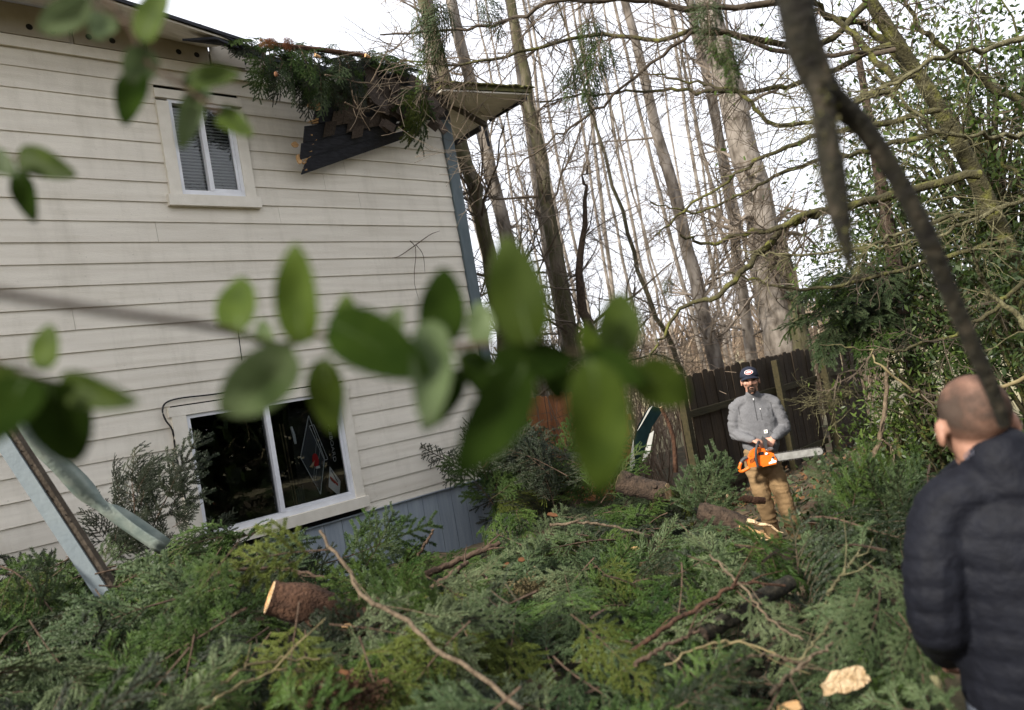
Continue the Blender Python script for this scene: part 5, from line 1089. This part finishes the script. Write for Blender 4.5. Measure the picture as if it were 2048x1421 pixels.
def hand(q, wrist, palm_dir, palm_n, s=1.0, curl=(.5, .6, .4), thumb_side=1, spread=.10):
    """palm and five separate curled fingers; palm_n points out of the palm"""
    w = np.array(wrist, float); d = unit(palm_dir); n = unit(np.array(palm_n) - d * (np.array(palm_n) @ d)); sd = np.cross(d, n) * thumb_side
    capped(q, [w - d * .02, w + d * .03 * s, w + d * .075 * s], [(.028 * s, .019 * s), (.037 * s, .017 * s), (.041 * s, .014 * s)], 12, ref=n)
    for i, (off, ln) in enumerate(((.030, .070), (.0105, .080), (-.0095, .074), (-.029, .058))):
        p = w + d * (.078 - abs(off) * .15) * s + sd * off * s; dd = unit(d + sd * off * spread * 10); pts = [p - dd * .015]; a = 0
        for j, f in enumerate((.45, .32, .23)):
            a += curl[j]; dj = dd * math.cos(a) + n * math.sin(a); pts.append(pts[-1] + dj * (ln * f * s + (.015 if j == 0 else 0)))
        capped(q, pts, np.array([.0095, .0092, .0085, .0072]) * s, 8)
    p = w + d * .022 * s + sd * .028 * s; t1 = unit(sd * .8 + d * .55 + n * .35); t2 = unit(d * .85 + sd * .15 + n * .6); capped(q, [p, p + t1 * .034 * s, p + t1 * .034 * s + t2 * .028 * s, p + t1 * .034 * s + t2 * .05 * s + n * .006], np.array([.014, .0115, .0105, .008]) * s, 8)

# ---- man with the chainsaw (local: faces -y, x to the right of the picture)
fy = math.atan2(-.863, .505)
man = MB(); head(man, (0, -.045, 1.765), 1.04)
capped(man, [(0, .01, 1.50), (0, -.005, 1.60), (0, -.02, 1.70)], [.068, .060, .058])
capped(man, [(-.03, .01, .95), (-.02, .01, 1.15), (0, .01, 1.35), (0, .01, 1.47)], [(.13, .09), (.13, .09), (.15, .10), (.10, .07)], ref=(0, 1, 0))
SHL, ELL, WRL = np.array([-.178, .005, 1.515]), np.array([-.226, .0, 1.27]), np.array([-.075, -.215, 1.225])
SHR, ELR, WRR = np.array([.178, .005, 1.505]), np.array([.238, .01, 1.262]), np.array([.125, -.195, 1.215])
for a, b_, c in ((SHL, ELL, WRL), (SHR, ELR, WRR)):
    capped(man, [a * [.4, 1, 1], a, (a + b_) / 2, b_], [.05, .05, .045, .038]); capped(man, [b_, (b_ + c) / 2, c], [.04, .036, .028])
hand(man, WRL + [.012, -.012, -.003], (.80, -.35, -.48), (-.35, .45, -.8), 1.0, (.45, .65, .45), thumb_side=1)
hand(man, WRR + [-.012, -.010, -.002], (-.62, -.35, -.65), (-.2, .75, -.5), 1.0, (.6, .8, .5), thumb_side=-1)
LEGS = [[(-.105, .0, .92), (-.062, -.045, .52), (-.035, .03, .09)], [(.060, .0, .92), (.125, -.05, .52), (.18, .02, .09)]]
for l in LEGS: capped(man, l, [.075, .05, .038]); f = np.array(l[2]); capped(man, [f + [0, .03, -.03], f + [0, -.06, -.05], f + [.01, -.15, -.06]], [.036, .036, .026])
body = putm('person', fuse(man, .0075, 4), M['skin'], None); tag(body, 'man in grey quarter zip sweater and navy cap holding an orange chainsaw', 'person')
MP = P(1495, 734, 7.2); body.location = (MP[0], MP[1], MP[2] - 1.905); body.rotation_euler[2] = fy
sw = MB()
capped(sw, [(-.005, .0, 1.15), (-.005, .0, 1.26), (.0, .0, 1.40), (.0, .005, 1.50), (0, .0, 1.575)], [(.172, .13), (.182, .138), (.187, .13), (.172, .108), (.085, .08)], 20, ref=(0, 1, 0))
capped(sw, [(-.188, .005, 1.528), (-.09, .01, 1.572), (.09, .01, 1.567), (.188, .005, 1.518)], [.060, .062, .062, .060])
for a, b_, c in ((SHL, ELL, WRL), (SHR, ELR, WRR)):
    capped(sw, [a, (a + b_) / 2 + [np.sign(a[0]) * .012, 0, 0], b_], [.064, .061, .057]); capped(sw, [b_, (b_ + c) / 2, c * .88 + b_ * .12], [.056, .051, .042]); capped(sw, [c * .9 + b_ * .1, c], [.040, .039])
capped(sw, [(-.005, .0, 1.125), (-.005, .0, 1.155)], [(.172, .128), (.175, .13)], 20, ref=(0, 1, 0))
capped(sw, [(0, -.004, 1.575), (0, -.012, 1.635)], [(.075, .078), (.070, .074)], 18, ref=(0, 1, 0))
sm_ = fuse(sw, .0085, 4)
def wrinkle(co, no):
    a = nz3(co, (9, 9, 16)); b_ = nz3(co + co[:, [2, 0, 1]] * .6, (18, 18, 30), 5); arm = np.clip((np.abs(co[:, 0]) - .15) / .08, 0, 1)
    ridge = 1 - np.abs(nz3(co @ np.array([[1, 0, .6], [0, 1, 0], [-.6, 0, 1]]), (7, 7, 26), 9)) * 2
    return co + no * (.006 * a + .002 * b_ + (.004 + .006 * arm) * (ridge * .8 - .35))[:, None]
sculpt(sm_, wrinkle); swo = putm('sweater', sm_, M['sweater'], body)
def fbox(name, c, r, m, par, rot=(0, 0, 0)):
    q = MB(); q.box((-r[0], -r[1], -r[2]), r); o = q.build(name, m, par); o.location = c; o.rotation_euler = rot; return o
from mathutils.bvhtree import BVHTree
bv = BVHTree.FromPolygons([v.co[:] for v in sm_.vertices], [p.vertices[:] for p in sm_.polygons])
def surf(x, z):
    h = bv.ray_cast(Vector((x, -1, z)), Vector((0, 1, 0)))[0]; return np.array(h) if h else np.array([x, -.14, z])
def seam(name, pts, r, m):
    q = MB(); q.tube([surf(x, z) - [0, .001, 0] for x, z in pts], r, 5); return q.build(name, m, swo)
seam('zip', [(0, z) for z in np.linspace(1.39, 1.60, 12)], .0042, M['zip']); fbox('zip_pull', surf(0, 1.592) - [0, .004, 0], (.005, .004, .008), M['white'], swo)
seam('chest_zip', [(.045, z) for z in np.linspace(1.39, 1.49, 7)], .003, M['zip']); fbox('zip_pull', surf(.045, 1.492) - [0, .003, 0], (.004, .004, .005), M['white'], swo)
for sx in (-1, 1): seam('shoulder_seam', [(sx * x, z) for x, z in [(.125, 1.60), (.15, 1.53), (.152, 1.46), (.145, 1.40)]], .0022, M['zip'])
pt = fbox('sewn_patch', surf(.058, 1.275) - [0, .003, 0], (.016, .003, .016), M['white'], swo, (-.03, .0, .1)); q = MB(); q.prism([(.0085 * math.cos(t), .0085 * math.sin(t)) for t in np.linspace(.7, 5.6, 9)] + [(.004 * math.cos(t), .004 * math.sin(t)) for t in np.linspace(5.6, .7, 9)], 'y', -.0055, -.003); q.build('patch_emblem', M['gold'], pt)
q = MB(); capped(q, [(.005, -.135, 1.19), (.065, -.138, 1.19), (.12, -.125, 1.20)], [(.006, .05)] * 3, 10, ref=(0, 0, 1)); 
q = MB(); q.tube(spline([(.095, -.150, 1.285), (.125, -.148, 1.245), (.14, -.142, 1.225)], 6), .0035, 5); q.build('pocket_seam', M['zip'], swo)
tr = MB(); 
capped(tr, [(-.025, .0, 1.10), (-.025, .0, 1.0), (-.025, .0, .93)], [(.150, .115), (.160, .12), (.155, .115)], 18, ref=(0, 1, 0))
for l in LEGS: a, b_, c = map(np.array, l); capped(tr, [a + [0, 0, .02], (a + b_) / 2, b_, (b_ + c) / 2, c + [0, 0, .02]], [.090, .082, .072, .070, .074])
tm = fuse(tr, .009, 3); sculpt(tm, lambda co, no: co + no * (.008 * nz3(co, (8, 8, 14), 2) + .010 * (1 - np.abs(nz3(co, (7, 7, 20), 4)) * 2))[:, None]); putm('trousers', tm, M['tan'], body)
bt = MB()
for l in LEGS: f = np.array(l[2]); capped(bt, [f + [0, .01, .08], f + [0, .02, -.01]], [.055, .052]); capped(bt, [f + [0, .04, -.045], f + [0, -.07, -.05], f + [.01, -.18, -.055]], [.048, .05, .04])
putm('boots', fuse(bt, .01, 3), M['bark'], body)
hc = np.array((0, -.045, 1.765))
cp = MB()
for i in range(9):
    pass
nu, nv = 28, 9; V = []; 
for i in range(nv + 1):
    p = (math.pi / 2) * i / nv
    for j in range(nu):
        t = 2 * math.pi * j / nu; V.append((hc[0] + .088 * math.sin(p) ** .85 * math.cos(t), hc[1] + .014 + .108 * math.sin(p) ** .85 * math.sin(t), hc[2] + .042 + .100 * math.cos(p) ** .9 - .012 * (math.sin(t) > .2) * math.sin(p)))
cp.add(V, [[i * nu + j, (i + 1) * nu + j, (i + 1) * nu + (j + 1) % nu, i * nu + (j + 1) % nu] for i in range(nv) for j in range(nu)])
cap = cp.build('cap', M['navy_cap'], body, True); s = cap.modifiers.new('t', 'SOLIDIFY'); s.thickness = .004
q = MB(); V = []
for i in range(6):
    for j in range(13):
        t = math.pi + (j / 12 - .5) * 2.5 + math.pi / 2; r = i / 5; x = .084 * math.cos(t) * (1 + .02 * r); y = -.082 - (.075 * r) * max(0, math.cos((j / 12 - .5) * 2.7)) - .022 * abs(math.sin(t)) ; V.append((hc[0] + x, hc[1] + .02 + y * 1.0 + (.055 * (abs(j - 6) / 6) ** 2), hc[2] + .052 - .018 * r - .030 * (abs(j - 6) / 6) ** 2))
q.add(V, [[i * 13 + j, i * 13 + j + 1, (i + 1) * 13 + j + 1, (i + 1) * 13 + j] for i in range(5) for j in range(12)]); br = q.build('brim', M['navy_cap'], cap, True); s = br.modifiers.new('t', 'SOLIDIFY'); s.thickness = .004
q = MB(); q.ell((0, 0, 0), (.006, .006, .005), nu=8, nv=5); o = q.build('button', M['navy_cap'], cap); o.location = hc + [0, .014, .144]
def badge(r0, r1, m, dy, nm):
    q = MB(); q.prism([(r0 * math.cos(t), r1 * math.sin(t)) for t in np.linspace(0, 6.283, 25)[:-1]], 'y', 0, .003); o = q.build(nm, m, cap); o.location = hc + np.array([.0, -.0885 - dy, .092]); o.rotation_euler = (-.42, 0, 0); return o
badge(.040, .024, M['white'], .0, 'badge_border'); badge(.036, .0205, M['red'], .002, 'badge_field'); badge(.026, .0085, M['white'], .004, 'badge_lettering')
q = MB(); q.ell(hc + [0, -.066, -.086], (.041, .040, .034), nu=14, nv=9); q.ell(hc + [0, -.096, -.045], (.030, .012, .009), nu=12, nv=7)
for sx in (-1, 1): q.ell(hc + [sx * .030, -.090, -.062], (.010, .014, .024), nu=10, nv=7)
putm('beard', fuse(q, .005, 2), M['beard'], body)
q = MB(); q.ell(hc + [0, -.108, -.062], (.017, .008, .007), nu=12, nv=7); q.build('mouth', M['red_bark'], body, True)
for sx in (-1, 1):
    q = MB(); q.ell(hc + [sx * .031, -.0965, .014], (.013, .009, .008), nu=12, nv=8); q.build('eye', M['dark'], body, True)
    q = MB(); q.tube(spline([hc + [sx * .014, -.108, .030], hc + [sx * .032, -.107, .034], hc + [sx * .052, -.094, .028]], 6), .0045, 6); q.build('eyebrow', M['beard'], body)
    q = MB(); q.ell(hc + [sx * .072, .03, .03], (.012, .045, .040), nu=12, nv=8); q.build('hair', M['beard'], body, True)

# ---- chainsaw (local: x along the bar, faces -y)
saw = empty('chainsaw', (0, 0, 0), 'orange chainsaw with long silver bar held at the man\'s waist', 'chainsaw')
Rz = Matrix.Rotation(fy, 3, 'Z'); off = Rz @ Vector((-.02, -.30, 1.045)); saw.location = body.location + off; saw.rotation_euler = (0, 0, fy + .12)
def sp(name, poly, y0, y1, m, bev=.006, par=saw):
    q = MB(); q.prism(poly, 'y', y0, y1); o = q.build(name, m, par); b = o.modifiers.new('b', 'BEVEL'); b.width = bev; b.segments = 2; b.limit_method = 'ANGLE'; return o
sp('engine_housing', [(-.135, -.055), (.105, -.055), (.118, -.02), (.105, .045), (.06, .062), (-.02, .068), (-.10, .040), (-.138, .0)], -.03, .085, M['orange'], .012)
sp('top_cover', [(-.115, .040), (-.02, .062), (.045, .060), (.035, .098), (-.03, .112), (-.085, .085)], -.015, .07, M['orange'], .012)
sp('clutch_cover', [(-.015, -.062), (.108, -.052), (.122, -.015), (.10, .035), (.03, .042), (-.012, .022)], -.055, -.031, M['orange'], .008)
sp('cover_print', [(.045, -.045), (.112, -.036), (.113, -.020), (.085, -.012), (.095, .0), (.075, .004), (.07, -.022), (.045, -.03)], -.0575, -.0555, M['white'], .001)
q = MB(); q.ell((.04, -.053, .052), (.014, .010, .012), nu=12, nv=7); q.build('bar_nut', M['white'], saw, True)
q = MB(); q.ell((.09, -.058, .012), (.011, .006, .011), nu=12, nv=7); q.build('bar_nut', M['grey_plastic'], saw, True)
q = MB(); q.tube(spline([(-.055, -.045, -.055), (-.06, -.055, .02), (-.045, -.055, .105), (-.02, -.03, .150), (.0, .03, .160), (.0, .085, .145), (-.02, .10, .05), (-.03, .10, -.04)], 34), .0125, 8); q.build('front_handle', M['grey_plastic'], saw, True)
sp('hand_guard', [(.035, .10), (.058, .10), (.066, .185), (.046, .205), (.036, .18)], -.05, .08, M['grey_plastic'], .005)
q = MB(); q.tube(spline([(-.115, .02, .030), (-.17, .02, .010), (-.205, .02, -.030), (-.215, .02, -.075), (-.19, .02, -.088), (-.12, .02, -.062)], 22), [.016] * 22, 8); q.build('rear_handle', M['orange'], saw, True)
q = MB(); q.tube(spline([(-.125, .018, .036), (-.165, .018, .020), (-.190, .018, -.005)], 8), .019, 8); q.build('handle_grip', M['grey_plastic'], saw, True)
sp('carburettor_gap', [(-.03, .045), (.02, .045), (.02, .075), (-.03, .07)], -.034, -.028, M['black'], .002)
for i in range(4): fbox('cooling_slot', (-.11 + i * .012, -.0305, .0 + i * .004), (.003, .002, .018), M['black'], saw)
L_ = .435; pl = [(.10, -.030)] + [(.10 + L_ - .032 + .032 * math.cos(t), .032 * math.sin(t) + .002) for t in np.linspace(-math.pi / 2, math.pi / 2, 11)] + [(.10, .034)]
sp('guide_bar', pl, -.028, -.023, M['steel'], .001)
def stadium(u, r):
    s_ = L_ - .032; per = 2 * s_ + math.pi * r; d = u * per
    if d < s_: return (.10 + d, -r, (0, -1))
    d -= s_
    if d < math.pi * r: t = -math.pi / 2 + d / r; return (.10 + s_ + r * math.cos(t), r * math.sin(t), (math.cos(t), math.sin(t)))
    d -= math.pi * r; return (.10 + s_ - d, r, (0, 1))
N = 74; V = []
q = MB(); pts = [stadium(i / N, .036) for i in range(N + 1)]; q.tube([(x, -.0255, z + .002) for x, z, _ in pts], np.stack([np.full(N + 1, .0045), np.full(N + 1, .0035)], 1), 4)
for i in range(0, N, 2):
    x, z, nn = pts[i]; Mx = Matrix.Translation((x + nn[0] * .006, -.0255, z + .002 + nn[1] * .006)); q.box((-.0055, -.004, -.0035), (.0055, .004, .0035), 0, Mx)
q.build('saw_chain', M['chain'], saw)
q = MB(); q.ell((.10 + L_ - .034, -.0285, .002), (.006, .002, .006), nu=8, nv=5); q.build('bar_rivet', M['chain'], saw)
sp('spike_bumper', [(.118, -.02), (.135, -.028), (.124, -.005), (.137, .0), (.122, .012), (.130, .03), (.112, .03)], -.02, .03, M['steel'], .001)
q = MB(); q.ell((.085, .0, .09), (.035, .02, .018), nu=12, nv=8); o = q.build('glove', M['fur'], saw); o.location = (0, .03, -.01); o.name = 'oil_rag'

# ---- watching man seen from behind
HP = P(1962, 745, 1.88); yaw = math.radians(118)
p2 = MB(); hd = MB(); head(hd, (0, 0, 0), 1.06); Rh = np.array(Matrix.Rotation(math.radians(4), 3, 'Z'))
hc2 = np.array([.052, -.015, 1.602]); 
for sx in (-1, 1): hd.ell((sx * .086, .016, -.004), (.011, .026, .036), Mx=Matrix.Rotation(.25, 3, 'X').to_4x4())
hv = [v @ Rh.T + hc2 for v in hd.v]
p2.v += hv; p2.f += hd.f; p2.mi += hd.mi; p2.n = hd.n
capped(p2, [(0, .03, 1.40), (.018, .02, 1.48), (.048, .0, 1.56)], [.080, .070, .066], 14)
capped(p2, [(0, .0, .95), (0, .0, 1.2), (0, .01, 1.38)], [(.14, .10), (.15, .10), (.14, .09)], ref=(0, 1, 0))
S2 = [(np.array([.175, .02, 1.375]), np.array([.228, .055, 1.13]), np.array([.200, -.13, .985])), (np.array([-.195, .02, 1.375]), np.array([-.262, .055, 1.13]), np.array([-.21, -.13, .985]))]
for a, b_, c in S2: capped(p2, [a * [.5, 1, 1], a, (a + b_) / 2, b_], [.05, .05, .045, .04]); capped(p2, [b_, (b_ + c) / 2, c], [.04, .036, .029])
for i, (a, b_, c) in enumerate(S2): hand(p2, c + [0, -.02, -.01], (0, -.75, -.65), (-np.sign(c[0]), .0, .0), 1.0, (.7, .9, .6), thumb_side=1 if c[0] < 0 else -1)
L2 = [[(.10, .0, .90), (.11, -.02, .50), (.12, .03, .09)], [(-.10, .0, .90), (-.11, -.02, .50), (-.12, .03, .09)]]
for l in L2: capped(p2, l, [.078, .052, .04]); f = np.array(l[2]); capped(p2, [f + [0, .03, -.03], f + [0, -.06, -.05], f + [.01, -.15, -.06]], [.036, .036, .026])
w2b = putm('person', fuse(p2, .0075, 4), M['skin2'], None); tag(w2b, 'man with shaved head in dark navy quilted jacket watching from the right, back turned', 'person')
w2b.rotation_euler[2] = yaw; w2b.location = (HP[0] + .735 * .022, HP[1] - .678 * .022, HP[2] - 1.742)
# cropped hair: shell over the skull, ending in a straight nape line
me = w2b.data.copy(); 
import bmesh
bm = bmesh.new(); bm.from_mesh(me); Rhi = Matrix.Rotation(math.radians(-4), 3, 'Z'); dele = []
for v in bm.verts:
    l = Rhi @ (v.co - Vector(hc2)); 
    keep = l.z > -.035 + max(0, -l.y) * 1.15 and l.length < .2 and not (abs(l.x) > .071 and -.035 < l.y - .012 < .035 and l.z < .035) and l.z > (.055 if l.y < -.055 else -1)
    if not keep: dele.append(v)
bmesh.ops.delete(bm, geom=dele, context='VERTS')
for v in bm.verts: v.co += v.normal * .0022
bm.to_mesh(me); bm.free(); att = me.attributes.new('cover', 'FLOAT', 'POINT')
cv = []
for v in me.vertices:
    l = Rhi @ (v.co - Vector(hc2)); lo = -.035 + max(0, -l.y) * 1.15; cv.append(min(1, max(0, (l.z - lo) / .085)) * (.60 + .45 * min(1, max(0, (.115 - l.z) / .05))))
cv = [c_ * (.78 + .55 * mnoise.noise(v.co * 22) + .25 * mnoise.noise(v.co * 60)) for c_, v in zip(cv, me.vertices)]; att.data.foreach_set('value', cv); hm = M['stubble']; n_ = hm.node_tree; out = n_.nodes['Material Output']; pb_ = n_.nodes['Principled BSDF']
at = n_.nodes.new('ShaderNodeAttribute'); at.attribute_name = 'cover'; tx = n_.nodes.new('ShaderNodeTexNoise'); tx.inputs['Scale'].default_value = 420; tx.inputs['Detail'].default_value = 2; tcx = n_.nodes.new('ShaderNodeTexCoord'); n_.links.new(tcx.outputs['Object'], tx.inputs['Vector'])
ad = n_.nodes.new('ShaderNodeMath'); ad.operation = 'ADD'; n_.links.new(at.outputs['Fac'], ad.inputs[0]); n_.links.new(tx.outputs['Fac'], ad.inputs[1])
mr_ = n_.nodes.new('ShaderNodeMapRange'); mr_.inputs['From Min'].default_value = .50; mr_.inputs['From Max'].default_value = 1.55; n_.links.new(ad.outputs['Value'], mr_.inputs['Value'])
tp = n_.nodes.new('ShaderNodeBsdfTransparent'); mxs = n_.nodes.new('ShaderNodeMixShader'); n_.links.new(mr_.outputs['Result'], mxs.inputs['Fac']); n_.links.new(tp.outputs['BSDF'], mxs.inputs[1]); n_.links.new(pb_.outputs['BSDF'], mxs.inputs[2]); n_.links.new(mxs.outputs['Shader'], out.inputs['Surface'])
putm('cropped_hair', me, M['stubble'], w2b)
jk = MB()
capped(jk, [(0, .0, .90), (0, .005, 1.12), (0, .01, 1.28), (0, .015, 1.38), (0, .02, 1.46)], [(.195, .150), (.195, .150), (.198, .142), (.182, .125), (.11, .09)], 24, ref=(0, 1, 0))
capped(jk, [(-.18, .02, 1.385), (-.10, .025, 1.44), (.10, .025, 1.44), (.178, .02, 1.385)], [.074, .078, .078, .074])
for a, b_, c in S2: capped(jk, [a, (a + b_) / 2 + [np.sign(a[0]) * .012, .01, 0], b_], [.080, .078, .072]); capped(jk, [b_, (b_ + c) / 2, c + [0, .01, .0]], [.072, .064, .048])
capped(jk, [(.008, .022, 1.455), (.018, .018, 1.522)], [(.098, .100), (.088, .092)], 20, ref=(0, 1, 0))
jm = fuse(jk, .009, 4)
def quilt(co, no):
    band = np.where(np.abs(co[:, 0]) > .20, .062, .075); ph = co[:, 2] + .012 * nz3(co, (4, 4, 4), 3) + np.where(np.abs(co[:, 0]) > .2, .02 * co[:, 1], 0); q_ = np.abs(np.sin(math.pi * ph / band)); fall = np.clip((1.50 - co[:, 2]) / .05, 0, 1)
    return co + no * ((.0055 * q_ ** .45 - .003) * fall + .004 * nz3(co, (14, 14, 20), 7))[:, None]
sculpt(jm, quilt); jo = putm('jacket', jm, M['jacket'], w2b)
q = MB(); q.tube(spline([(.06, -.115, 1.50), (.10, -.10, 1.475), (.135, -.075, 1.46)], 6), np.stack([np.full(6, .012), np.full(6, .03)], 1), 8); q.build('collar_flap', M['jacket'], jo, True)
tr = MB(); capped(tr, [(0, .0, 1.0), (0, .0, .90)], [(.170, .125), (.175, .125)], 18, ref=(0, 1, 0))
for l in L2: a, b_, c = map(np.array, l); capped(tr, [a, (a + b_) / 2, b_, c + [0, 0, .02]], [.10, .09, .078, .078])
tm = fuse(tr, .01, 3); sculpt(tm, lambda co, no: co + no * (.008 * nz3(co, (8, 8, 14), 2))[:, None]); putm('jeans', tm, M['jeans'], w2b)
bt = MB()
for l in L2: f = np.array(l[2]); capped(bt, [f + [0, .01, .08], f + [0, .02, -.01]], [.055, .052]); capped(bt, [f + [0, .04, -.045], f + [0, -.07, -.05], f + [.01, -.18, -.055]], [.048, .05, .04])
putm('boots', fuse(bt, .01, 3), M['bark'], w2b)
# small dark neck tattoo, left side of the neck
for i in range(5):
    a = np.array([.030 + .0705 * math.cos(.25 + .13 * i), .012 + .0705 * math.sin(.25 + .13 * i), 1.546 + .004 * rng.normal()]); q = MB(); q.tube(spline([a + [.0, .003, .010], a + [.002, .0, .002], a + [.0, .004, -.008]], 5), .0016, 4)
    q.build('neck_tattoo', M['ink'], w2b)
stick([(1868, 1352, 1.95), (1886, 1395, 1.93), (1912, 1440, 1.91), (1950, 1520, 1.88)], [.014, .015, .014], 'lichen', 'mossy stick held in the watching man\'s left hand', tw=2, name='held_stick', rough=.002)

# unseen evergreen hedge added behind the photographer so the panes mirror dark
q = MB()
n = 26000; p = np.stack([rng.uniform(-4, 22, n), rng.normal(-9, 1.0, n), rng.uniform(0, 1, n) ** .8 * 5.5], 1); p[:, 2] *= 1 + .25 * np.sin(p[:, 0] * 1.3); a = rng.normal(0, .16, (n, 3)); b = rng.normal(0, .09, (n, 3))
V = np.stack([p, p + a + b, p + a * 2, p + a - b], 1).reshape(-1, 3); q.add(V, np.arange(len(V)).reshape(-1, 4)); tag(q.build('reflection_hedge', M['evergreen']), 'added evergreen hedge out of view that darkens the window reflections', 'hedge', kind='stuff')
